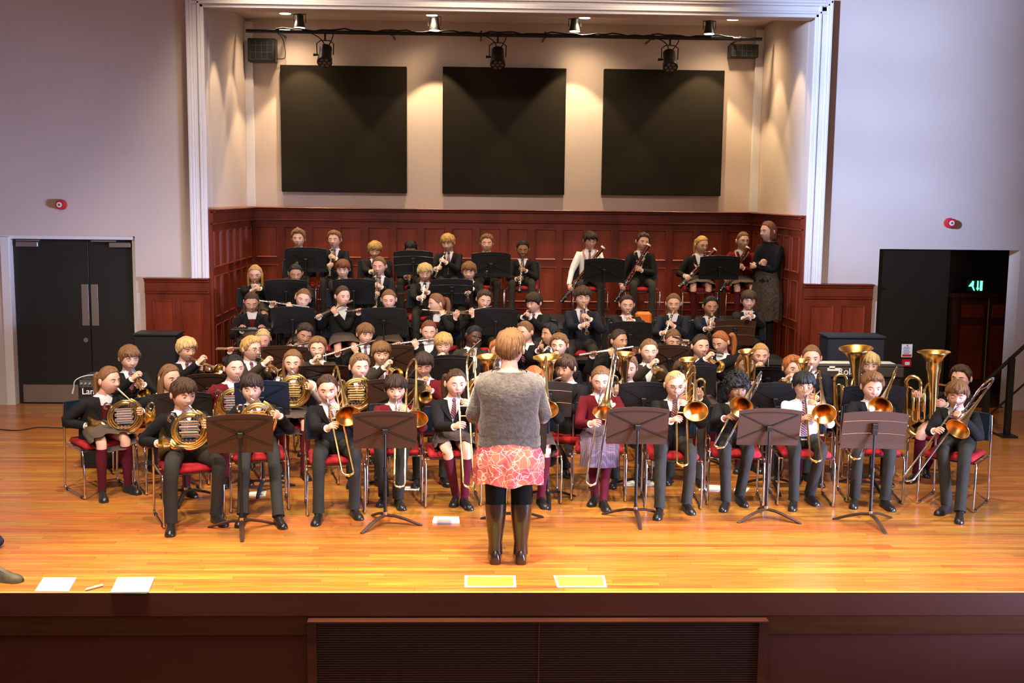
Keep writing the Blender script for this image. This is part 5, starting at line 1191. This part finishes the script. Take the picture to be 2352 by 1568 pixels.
T(1712, 838, 'curly-haired girl behind an upright baritone', ('baritone', 1716, 806, 1722, 925, .085, 'baritone', .07, -1, .24), by=-4, hyaw=2, hp=6, hair='long', hc='light', Y=11.2, bottom='skirt', tie=False)
T(1746, 815, 'fair girl with cornet behind white sheet music', ('cornet', 1742, 862), by=-6, hyaw=-4, hp=8, hair='pony', hc='blond', Y=11.9, bottom='skirt', tie=False)
T(1820, 845, 'ginger boy in profile behind the white-shirted boy', ('cornet', 1808, 885), by=-10, hyaw=8, hp=4, hair='short', hc='ginger', Y=10.9)
T(1864, 822, 'tall fair girl holding an upright baritone', ('baritone', 1842, 828, 1858, 960, .075, 'baritone', .07, -1, .24), by=-14, hyaw=-14, hp=4, hair='pony', hc='light', top='navy', Y=10.8, bottom='skirt', tie=False)
T(1996, 838, 'fair boy behind the left tuba', ('tuba', 1966, 800, 1968, 965, .155, .10, -1, .26), by=-10, hyaw=-12, hp=4, hair='fringe', hc='fair', Y=10.8, px=1990)
T(2207, 868, 'brown-haired girl with tuba at the right end', ('tuba', 2145, 808, 2142, 985, .145, .12, -1, .3), by=-34, hyaw=-42, hp=4, hair='short', hc='brown', Y=10.55, bottom='skirt', px=2165, feet=[(2100, 1100), (2125, 1085)], skl=.75)
# ---- flutes on the floor behind the brass
T(604, 778, 'small white-blond girl with flute looking down', ('flute', 560, 800), row='S3', by=14, hyaw=8, hp=20, hair='pony', hc='fair', band=1, bottom='skirt', tie=False, s=.95)
T(699, 766, 'dark-haired boy bent over his flute', ('flute', 650, 800), row='S3', by=14, hyaw=18, hp=22, hr=14, hair='short', hc='dark', skin='sk2')
T(839, 767, 'boy whose flute points down to the left', ('flute', 752, 815), row='S3', by=16, hyaw=24, hp=10, hair='fringe', hc='light')
T(985, 760, 'brown-haired girl with flute in the middle', ('flute', 925, 788), row='S3', by=4, hyaw=4, hp=12, hair='pony', hc='auburn', bottom='skirt', tie=False, look='down')
T(1088, 772, 'dark-skinned boy with flute left of the conductor', ('flute', 1068, 815), row='S3', by=10, hyaw=22, hp=12, hr=14, hair='crop', hc='black', skin='sk4', top='blazer2')
# ---- lowest riser
T(578, 693, 'girl with two long pigtails', None, row='P1', by=10, hyaw=10, hp=24, hair='pigtails', hc='brown', bottom='skirt', tie=False, vt=.35, RH=(558, 752), LH=(600, 752), look='down')
T(696, 686, 'pale girl with flute at the lowest riser', ('flute', 668, 700), row='P1', by=8, hyaw=10, hp=10, hr=14, hair='pony', hc='light', bottom='skirt', tie=False)
T(787, 680, 'girl with ponytail playing a slanted flute', ('flute', 727, 728), row='P1', by=14, hyaw=30, hp=6, hair='pony', hc='brown', bottom='skirt', tie=False, skin='sk1')
T(893, 688, 'fair-skinned girl looking over her long flute', ('flute', 824, 712), row='P1', by=4, hyaw=2, hp=12, hair='pony', hc='light', bottom='skirt', tie=False)
T(1003, 697, 'girl in profile with red scrunchie and flute', ('flute', 1042, 718), row='P1', by=-20, hyaw=-66, hp=8, hair='pony', hc='light', scrunchie=1, bottom='skirt', tie=False)
T(1112, 688, 'boy with blue-lit flute on the lowest riser', ('flute', 1012, 727), row='P1', by=4, hyaw=10, hp=14, hr=8, hair='short', hc='brown')
T(1226, 695, 'boy in profile playing oboe behind the conductor', ('oboe', 1205, 728), row='P1', by=-24, hyaw=-38, hp=12, hair='fringe', hc='dark')
T(1338, 683, 'tall boy with oboe in plain view', ('oboe', 1348, 765), row='P1', by=-6, hyaw=4, hp=6, hair='fringe', hc='brown', top='navy', s=1.1, Y=13.7)
T(1440, 700, 'girl with clarinet behind the wide black stand', ('oboe', 1446, 750), row='P1', by=-6, hyaw=0, hp=6, hair='pony', hc='dark', bottom='skirt', tie=False)
T(1547, 697, 'girl with long side plait and oboe', ('oboe', 1522, 785), row='P1', by=-8, hyaw=-8, hp=8, hair='side_pony', hc='light', bottom='skirt', tie=False, top='navy', badge=True)
T(1632, 703, 'boy with cropped black hair and oboe', ('oboe', 1628, 768), row='P1', by=-8, hyaw=2, hp=8, hair='crop', hc='black', skin='sk2', top='navy')
T(1720, 690, 'boy with oboe in front of the standing woman', ('oboe', 1716, 738), row='P1', by=-8, hyaw=-6, hp=8, hair='fringe', hc='brown')
# ---- middle riser
T(586, 630, 'blonde girl at the left end of the middle riser', ('oboe', 590, 672), row='P2', by=12, hyaw=6, hp=12, hair='long', hc='blond', bottom='skirt', tie=False)
T(679, 628, 'black-haired girl looking down behind a stand', ('clarinet', 690, 690), row='P2', by=6, hyaw=10, hp=16, hair='back', hc='black', skin='sk2', bottom='skirt', tie=False)
T(787, 618, 'brown-haired boy on the middle riser behind a stand', ('clarinet', 786, 680), row='P2', by=4, hyaw=2, hp=12, hair='fringe', hc='auburn')
T(871, 611, 'ginger boy with upright clarinet', ('clarinet', 864, 705), row='P2', by=4, hyaw=-10, hp=8, hair='crop', hc='light', look='down')
T(976, 626, 'bright blond boy with clarinet', ('clarinet', 968, 705), row='P2', by=4, hyaw=4, hp=16, hair='fringe', hc='fair')
T(1077, 623, 'fair boy behind the wide stand, clarinet hidden', ('clarinet', 1074, 690), row='P2', by=0, hyaw=-4, hp=12, hair='fringe', hc='light')
# ---- top riser
T(685, 548, 'boy with tall hair at the left of the top riser', ('clarinet', 683, 620), row='P3', by=4, hyaw=2, hp=2, hair='quiff', hc='light')
T(768, 550, 'boy with clarinet and loose red tie', ('clarinet', 757, 636), row='P3', by=2, hyaw=-8, hp=4, hair='short', hc='light', look='down')
T(861, 574, 'blond boy with low head on the top riser', ('clarinet', 860, 640), row='P3', by=4, hyaw=4, hp=18, hair='fringe', hc='blond')
T(944, 571, 'black-haired boy bent down behind a stand', ('clarinet', 940, 660), row='P3', by=0, hyaw=0, hp=42, hair='crop', hc='black', skin='sk3', RH=None)
T(1029, 557, 'blond boy with clarinet pointing down left', ('clarinet', 998, 640), row='P3', by=0, hyaw=-14, hp=18, hair='fringe', hc='blond')
T(1118, 558, 'boy with rosy cheeks behind the tall stand', ('clarinet', 1118, 640), row='P3', by=0, hyaw=0, hp=6, hair='short', hc='light', look='down')
T(1201, 573, 'brown-skinned boy with upright clarinet', ('clarinet', 1193, 670), row='P3', by=-4, hyaw=-2, hp=10, hair='crop', hc='black', skin='sk3', look='down')
T(1356, 552, 'boy in white shirt with glasses and bassoon', ('bassoon', 1388, 568, 1288, 694), row='P3', by=-2, hyaw=8, hp=14, hair='fringe', hc='dark', top='shirt', glasses=1, look='down')
T(1476, 555, 'boy in dark blazer playing bassoon', ('bassoon', 1493, 562, 1412, 694), row='P3', by=-4, hyaw=10, hp=6, hr=6, hair='short', hc='brown')
T(1611, 562, 'bespectacled girl playing bassoon with arm bent', ('bassoon', 1645, 574, 1560, 660), row='P3', by=-6, hyaw=20, hp=12, hair='pony', hc='blond', glasses=1, bottom='skirt', tie=False, px=1595)
T(1706, 553, 'girl with bassoon beside the standing woman', ('bassoon', 1721, 569, 1655, 668), row='P3', by=-4, hyaw=10, hp=4, hair='pony', hc='light', glasses=1, bottom='skirt', tie=False, top='maroon')
CHD = {}
for d in PEOPLE:
    Q, fr = person(d)
    yaw = math.radians(d.get('by', 0))
    P = fr['P']; f = fr['f']
    place_chair(P[0]+f[0]*.06, P[1]+f[1]*.06, fr['z0'], yaw, 'red-seated chair under the '+d['desc'])
# ---- two women standing
M['greycloth'] = mat('grey_wool_knit', (.145, .12, .115), 1., 0, .9, 55, .35, 30, .1, sheen=.6)
M['boot'] = mat('brown_boot_leather', (.035, .016, .012), .30, 0, .25, 22, .3, 9, .5, coat=.4)
cy = atZ(1163, 1290, 0); 
hc_ = atY(1172, 797, cy[1]+.02)
def cond_arms(fr, desc): 
    return dict(L=(fr['N']+fr['f']*.30+fr['l']*.12-A(0, 0, .22), fr['l'], -fr['f']), R=(fr['N']+fr['f']*.30-fr['l']*.12-A(0, 0, .22), fr['l'], -fr['f']))
INSTR['cond'] = cond_arms
person(dict(hx=1172, hy=800, desc='conductor seen from behind, grey jumper, pink skirt and boots', inst=('cond',), Y=cy[1]+.0, by=180, hyaw=165, hp=2, hair='short', hc='conductor', top='grey', bottom='dress', dressmat=pinkprint('pink_printed_cotton'), seated=False, s=1.18, hs=1.05, dtop=-.02, boots=True, backview=True, hem=.60, lean=0, elb=.5, row='F'))
def crossed(fr, desc):
    c = fr['N']+fr['f']*.20-A(0, 0, .30); return dict(L=(c-fr['l']*.12, A(0, 0, 1), -fr['f']), R=(c+fr['l']*.10+A(0, 0, .05), A(0, 0, 1), -fr['f']))
INSTR['crossed'] = crossed
M['floral'] = mat('dark_floral_cotton', (.05, .03, .02), .8, 0, 0, 40, .9, 45)
person(dict(hx=1765, hy=532, desc='woman in black standing with crossed arms at the right', inst=('crossed',), Y=15.0, by=-58, hyaw=-68, hp=2, hair='bob', hc='auburn', top='black', plain=True, bottom='dress', dressmat=M['floral'], seated=False, s=1.12, hs=1.1, hem=.45, row='P2', lean=0))

# ============================================================ music stands
SD = 'brown music stand '
def yb(px, py): return atZ(px, py, 0)[1]
for a in [
 # top edge centre px, desk width m, Y, z0, label, kw
 (550, 951, .50, yb(545, 1222), 0, 'brown-tinted black music stand nearest the left horn players', dict(mt='standr', yaw=8, tilt=16, sheet=-.12, baseyaw=.2)),
 (884, 944, .50, yb(884, 1208), 0, 'brown-tinted black music stand before the maroon-jumper trombone boy', dict(mt='standr', yaw=3, tilt=18, baseyaw=-.6)),
 (1467, 935, .50, yb(1465, 1195), 0, 'brown-tinted black music stand right of the long plaid skirt', dict(mt='standr', yaw=-1, tilt=16, baseyaw=0)),
 (1771, 938, .51, yb(1768, 1193), 0, 'brown-tinted black music stand before the white-shirted boy', dict(mt='standr', yaw=-2, tilt=16, baseyaw=1.0)),
 (2014, 945, .52, yb(2007, 1205), 0, 'brown-tinted black music stand with two wires, rightmost of the front', dict(mt='standr', yaw=-4, tilt=16, style='w', baseyaw=.1)),
 (1185, 960, .50, yb(1195, 1205), 0, 'black music stand hidden behind the conductor', dict(tilt=20, baseyaw=.1)),
 (420, 900, .47, 9.75, 0, 'black music stand behind the nearest horn boy', dict(tilt=20, yaw=8)),
 (600, 874, .47, 10.1, 0, 'navy-blue music stand behind the third horn boy', dict(mt='standn', tilt=16, yaw=4)),
 (909, 869, .50, 10.2, 0, 'black music stand behind the maroon-jumper trombone boy', dict(mt='standr', tilt=16, sheet=.12, yaw=2)),
 (742, 838, .46, 10.75, 0, 'brown music stand tipped flat behind the cropped boy', dict(mt='standr', tilt=52, yaw=3)),
 (1037, 815, .42, 11.3, 0, 'black music stand with white sheet left of the conductor', dict(tilt=16, sheet=.2)),
 (1480, 877, .45, 10.2, 0, 'black music stand behind the long plaid skirt girl', dict(tilt=14)),
 (1262, 876, .40, 9.75, 0, 'black music stand at the conductor\'s right elbow', dict(tilt=16, style='w')),
 (1785, 879, .50, 10.2, 0, 'black music stand behind the curly-haired trombone boy', dict(tilt=20)),
 (2012, 884, .58, 10.3, 0, 'black music stand before the left tuba', dict(tilt=16)),
 (1612, 833, .30, 11.0, 0, 'narrow black music stand under the trumpet bell', dict(tilt=14)),
 (1770, 842, .42, 11.2, 0, 'black music stand with a white sheet on its shelf', dict(tilt=40, sheet=.1)),
 (476, 858, .38, 11.0, 0, 'brown music stand before the white-blond trumpet boy', dict(mt='standr', tilt=30, yaw=8)),
 (652, 794, .50, 12.2, 0, 'brown music stand behind the waistcoat girl', dict(mt='standr', tilt=20)),
 (900, 791, .46, 12.2, 0, 'brown music stand behind the red-tied trumpet boy', dict(mt='standr', tilt=24)),
 (1540, 792, .42, 12.1, 0, 'brown music stand before the headband flute girl', dict(mt='standr', tilt=20)),
 (671, 704, .50, 13.42, RZ['P1'], 'black music stand by the pigtailed girl', dict(tilt=16, yaw=2)),
 (881, 706, .52, 13.42, RZ['P1'], 'black music stand below the ginger clarinet boy', dict(tilt=16, yaw=2)),
 (1139, 708, .50, 13.42, RZ['P1'], 'black music stand right of the blue-lit flute', dict(tilt=16, yaw=0)),
 (1449, 738, .50, 13.30, RZ['P1'], 'black music stand with white sheet edge among the oboes', dict(tilt=14, sheet=-.1)),
 (1691, 734, .48, 13.36, RZ['P1'], 'brown-black music stand below the standing woman', dict(mt='standr', tilt=20, style='w')),
 (656, 641, .52, 14.40, RZ['P2'], 'black music stand before the black-haired clarinet girl', dict(tilt=16)),
 (812, 640, .52, 14.40, RZ['P2'], 'black music stand before the auburn-haired boy', dict(tilt=16)),
 (1038, 640, .52, 14.40, RZ['P2'], 'black music stand with wires on the middle riser', dict(tilt=16, style='w')),
 (702, 568, .54, 15.42, RZ['P3'], 'black music stand at the left of the top riser', dict(tilt=10)),
 (949, 575, .52, 15.42, RZ['P3'], 'black music stand before the bent-down boy', dict(tilt=12, style='w')),
 (1128, 579, .52, 15.42, RZ['P3'], 'black music stand before the rosy-cheeked boy', dict(tilt=10, sheet=.05)),
 (1389, 593, .54, 15.42, RZ['P3'], 'black music stand before the white-shirted bassoon boy', dict(tilt=14)),
 (1655, 587, .54, 15.42, RZ['P3'], 'black music stand between the two bassoon girls', dict(tilt=14)),
]:
    cx_, cy_, w_, Y_, z_, lb_, kw = a; stand(cx_, cy_, w_, Y_, z_, lb_, **kw)

# ============================================================ things on and by the stage
def boxmb(c, s, bev=.01): b = MB(); b.box(c, s, bev=bev); return b
# black covers at both sides
for (x0, x1, ty, by_, Y, lb, m) in ((305, 405, 771, 940, 13.0, 'tall black cover board standing before the black doors', M['blackp']), (1903, 2035, 777, 920, 12.6, 'dark navy cover of an upright piano at the right', mat('navy_cover', (.014, .02, .035), .7))):
    a, c = atY(x0, ty, Y), atY(x1, ty, Y); b = MB(); b.b2(a[0], c[0], Y, Y+.35, 0.0, a[2], 0, .02); b.b2(a[0]-.01, c[0]+.01, Y-.01, Y+.36, a[2], a[2]+.025, 0, .008)
    solo('equipment_cover', b, m, lb, 'cover', ((a[0]+c[0])/2, Y+.17, 0), None, 0)
# amplifier at the left
a, c = atY(176, 868, 10.9), atY(262, 868, 10.9); Q = Thing('amplifier', 'black guitar amplifier behind the far left horn girl', 'amplifier', ((a[0]+c[0])/2, 11.1, 0)); W_ = c[0]-a[0]
b = MB(); b.b2(a[0], c[0], 10.92, 11.3, .0, a[2], 0, .015); Q.part('cabinet', b, M['blackp'], 0)
b = MB(); b.b2(a[0]+.02, c[0]-.02, 10.915, 10.92, a[2]-.09, a[2]-.02); Q.part('control_panel', b, mat('panel_grey', (.10, .10, .105), .4, .4), 0)
b = MB()
for k in range(8): x = a[0]+.04+k*(W_-.08)/7; b.tube([A(x, 10.912, a[2]-.055), A(x, 10.895, a[2]-.055)], [.012, .009], 10)
Q.part('knob', b, mat('knob_grey', (.25, .25, .26), .4))
b = MB(); b.b2(a[0]+.02, c[0]-.02, 10.914, 10.92, .05, a[2]-.16); Q.part('speaker_grille', b, mat('grille_cloth', (.012, .012, .013), .95, 0, .6, 400), 0)
b = MB(); b.tube(smooth_path([A(a[0]-.03, 10.9, a[2]-.10), A(a[0]-.01, 10.9, a[2]-.02), A(a[0]+.1, 10.95, a[2]+.02), A(c[0]-.04, 11.0, a[2]+.01)]), .005, 6); b.tube([A(a[0]-.045, 10.9, a[2]-.15), A(a[0]-.03, 10.9, a[2]-.10)], .008, 8); Q.part('cable', b, mat('pale_cable', (.5, .5, .52), .5))
o = flat_text('Laney', A(0, 0, 0), .085, M['paper'], 'lettering', Q.o); o.location = A(a[0]+.14, 10.905, a[2]-.13)-Q.org
# keyboard on its stand at the right
Yk = 11.9; a, c = atY(1880, 838, Yk), atY(2078, 838, Yk); Q = Thing('electric_piano', 'long dark electric piano behind the left tuba', 'keyboard', ((a[0]+c[0])/2, Yk, 0)); z = a[2]
b = MB(); b.b2(a[0], c[0], Yk, Yk+.38, z-.13, z-.02, 0, .012); b.b2(a[0], c[0], Yk, Yk+.12, z-.02, z, 0, .008); Q.part('case', b, mat('keyboard_case', (.05, .045, .04), .45), 0)
b = MB(); b.b2(a[0]+.03, c[0]-.03, Yk+.14, Yk+.36, z-.022, z-.008); Q.part('key_bed', b, M['white'], 0)
b = MB(); b.b2(a[0]+.02, c[0]-.02, Yk+.02, Yk+.34, z-.60, z-.14, 0, .01)
for x in (a[0]+.08, c[0]-.08): b.b2(x-.02, x+.02, Yk+.05, Yk+.3, 0, z-.14)
Q.part('stand', b, M['blackp'], 0)
o = flat_text('Roland', A(0, 0, 0), .10, M['paper'], 'lettering', Q.o); o.location = A(atY(1950, 858, Yk)[0]+.02, Yk-.003, z-.07)-Q.org
b = MB(); c_ = atY(1915, 849, Yk); b.b2(c_[0]-.08, c_[0]+.08, Yk+.01, Yk+.014, z-.0, z+.0); b.box((c_[0], Yk-.006, z-.045), (.14, .004, .03)); b.box((c_[0]-.02, Yk-.006, z-.025), (.06, .004, .03)); Q.part('white_label', b, M['paper'], 0)
# papers, cards, pen, book
def sheet(px, lab, nm='paper_sheet', m='paper', th=.004, cat='paper', group=None, z=.001):
    P = [atZ(x, y, z) for x, y in px]; b = MB(); b.loft([[p for p in P], [p+A(0, 0, th) for p in P]]); c = sum(P)/len(P); return solo(nm, b, M[m] if isinstance(m, str) else m, lab, cat, c*A(1, 1, 0), group, 0)
sheet([(80, 1359), (158, 1360), (176, 1328), (100, 1328)], 'stack of white papers at the left front edge of the stage', th=.008)
sheet([(254, 1362), (341, 1361), (355, 1327), (270, 1328)], 'white papers on a green folder at the stage edge', th=.008, z=.006)
sheet([(262, 1363), (338, 1363), (340, 1350), (275, 1350)], 'green folder under the white papers at the stage edge', 'folder', mat('green_card', (.06, .30, .14), .6), .004)
for k, (pts, lb) in enumerate((([(1067, 1349), (1186, 1349), (1184, 1322), (1067, 1322)], 'yellow-green bordered card nearest below the conductor'), ([(1280, 1349), (1394, 1349), (1388, 1322), (1271, 1322)], 'yellow-green bordered card right of the conductor'))):
    P = [atZ(x, y, .001) for x, y in pts]; c = sum(P)/4; Q = Thing('music_folder', lb, 'folder', c*A(1, 1, 0))
    b = MB(); b.loft([P, [p+A(0, 0, .003) for p in P]]); Q.part('white_border', b, M['paper'], 0)
    b = MB(); I = [c+(p-c)*A(.90, .80, 1)+A(0, 0, .003) for p in P]; b.loft([I, [p+A(0, 0, .002) for p in I]]); Q.part('cover', b, mat('yellow_green_card', (.34, .46, .07), .5), 0)
    b = MB(); tp = (P[2]+P[3])/2; b.box(tp+A(0, -.022, .005), (.10, .02, .004)); Q.part('cut_out', b, M['paper'], 0)
p, q = atZ(195, 1354, .01), atZ(236, 1343, .01); b = MB(); b.tube([p, p+(q-p)*.12, q], [.002, .009, .009], 8); solo('pen', b, mat('pale_pen', (.75, .6, .62), .4), 'pale pen between the two paper stacks', 'pen', p*A(1, 1, 0))
sheet([(993, 1201), (1056, 1202), (1054, 1191), (997, 1190)], 'small white booklet on the floor left of the conductor', 'booklet', th=.018, cat='book')
sheet([(1003, 1199), (1036, 1199), (1036, 1193), (1005, 1193)], 'pale picture cover of the small white booklet', 'booklet_cover', mat('booklet_print', (.6, .42, .36), .6), .002, 'book', None, .020)
sheet([(1434, 1115), (1505, 1116), (1498, 1103), (1437, 1104)], 'white paper on the floor under the long plaid skirt girl\'s stand')
sheet([(1604, 1126), (1650, 1129), (1665, 1116), (1618, 1113)], 'white paper on the floor left of the curly-haired boy')
sheet([(1684, 1127), (1715, 1129), (1722, 1121), (1690, 1119)], 'small white paper behind the curly-haired boy\'s shoes')
sheet([(560, 1140), (610, 1139), (612, 1128), (575, 1130)], 'white paper on the floor under the third horn boy')
sheet([(925, 1126), (968, 1128), (968, 1120), (932, 1118)], 'white paper behind the second brown stand')
b = MB(); pts = [atZ(x, y, .006) for x, y in ((-20, 984), (40, 988), (90, 981), (150, 982), (165, 968), (180, 972))]; b.tube(smooth_path(pts), .006, 6); solo('floor_cable', b, M['rubber'], 'thin black cable on the floor before the black doors', 'cable', pts[1]*A(1, 1, 0))
# the shoe and bag at the left edge
b = MB(); p = atZ(-14, 1335, 0.02); shoe(b, A(p[0]-.02, p[1]+.08, .088), A(1, -.18, 0), 1.2); solo('shoe', b, mat('worn_grey_shoe', (.09, .075, .05), .6, 0, .3, 30, .3, 30), 'worn grey-brown shoe at the left edge of the stage', 'shoe', (p[0], p[1], 0))
b = MB(); p = atZ(-16, 1262, 0); b.tube([A(p[0]-.05, p[1]+.05, .05), A(p[0]-.02, p[1]+.05, .05), A(p[0]+.03, p[1]+.05, .048), A(p[0]+.055, p[1]+.05, .045)], [.03, .045, .044, .02], 14); solo('bag', b, mat('navy_bag', (.02, .02, .07), .7), 'navy-blue bag corner at the left edge of the stage', 'bag', (p[0], p[1], 0))
# handrail at the right
hr = Thing('handrail', 'black metal stair handrail at the right edge', 'rail', atZ(2275, 978, 0)); b = MB()
p0, p1 = atY(2262, 878, 12.8), atY(2375, 775, 12.4); b.tube([p0, p1], .022, 8); hr.part('rail', b, M['standb'])
for px in (2268, 2325):
    t = (px-2262)/113.; q = p0+(p1-p0)*t; b = MB(); b.b2(q[0]-.03, q[0]+.03, q[1]-.03, q[1]+.03, 0, q[2]); b.b2(q[0]-.09, q[0]+.09, q[1]-.09, q[1]+.09, 0, .02); hr.part('post', b, M['standb'], 0)
b = MB(); b.tube([p0-A(0, 0, .45), p1-A(0, 0, .45)], .012, 8); hr.part('lower_rail', b, M['standb'])
# orange bag under the oboe chairs and the flat bar by the pigtailed girl
a, c = atY(1460, 716, 15.3), atY(1496, 738, 15.3); b = MB(); b.box(((a[0]+c[0])/2, 15.32, (a[2]+RZ['P3'])/2), (c[0]-a[0], .12, a[2]-RZ['P3']), bev=.03); solo('cloth_bag', b, mat('orange_bag', (.80, .16, .01), .6), 'bright orange bag behind the girl with clarinet', 'bag', ((a[0]+c[0])/2, 15.32, RZ['P3']))
Q = Thing('glockenspiel', 'small silver-barred glockenspiel before the pigtailed girl', 'glockenspiel', atY(580, 790, 13.42)); a, c = atY(532, 752, 13.42), atY(625, 752, 13.42)
b = MB(); b.b2(a[0], c[0], 13.34, 13.55, a[2]-.03, a[2]-.012, 0, .004); Q.part('frame', b, M['standb'], 0)
for k in range(14): x = a[0]+.02+k*(c[0]-a[0]-.04)/13; b = MB(); b.b2(x-.012, x+.012, 13.35, 13.54-.004*k, a[2]-.012, a[2]-.006); Q.part('bar', b, SI, 0)
b = MB()
for sx in (a[0]+.05, c[0]-.05): b.tube([A(sx, 13.36, a[2]-.03), A(sx+.04, 13.56, RZ['P1'])], .01, 6); b.tube([A(sx, 13.54, a[2]-.03), A(sx+.02, 13.38, RZ['P1'])], .01, 6)
Q.part('leg', b, M['standb'])
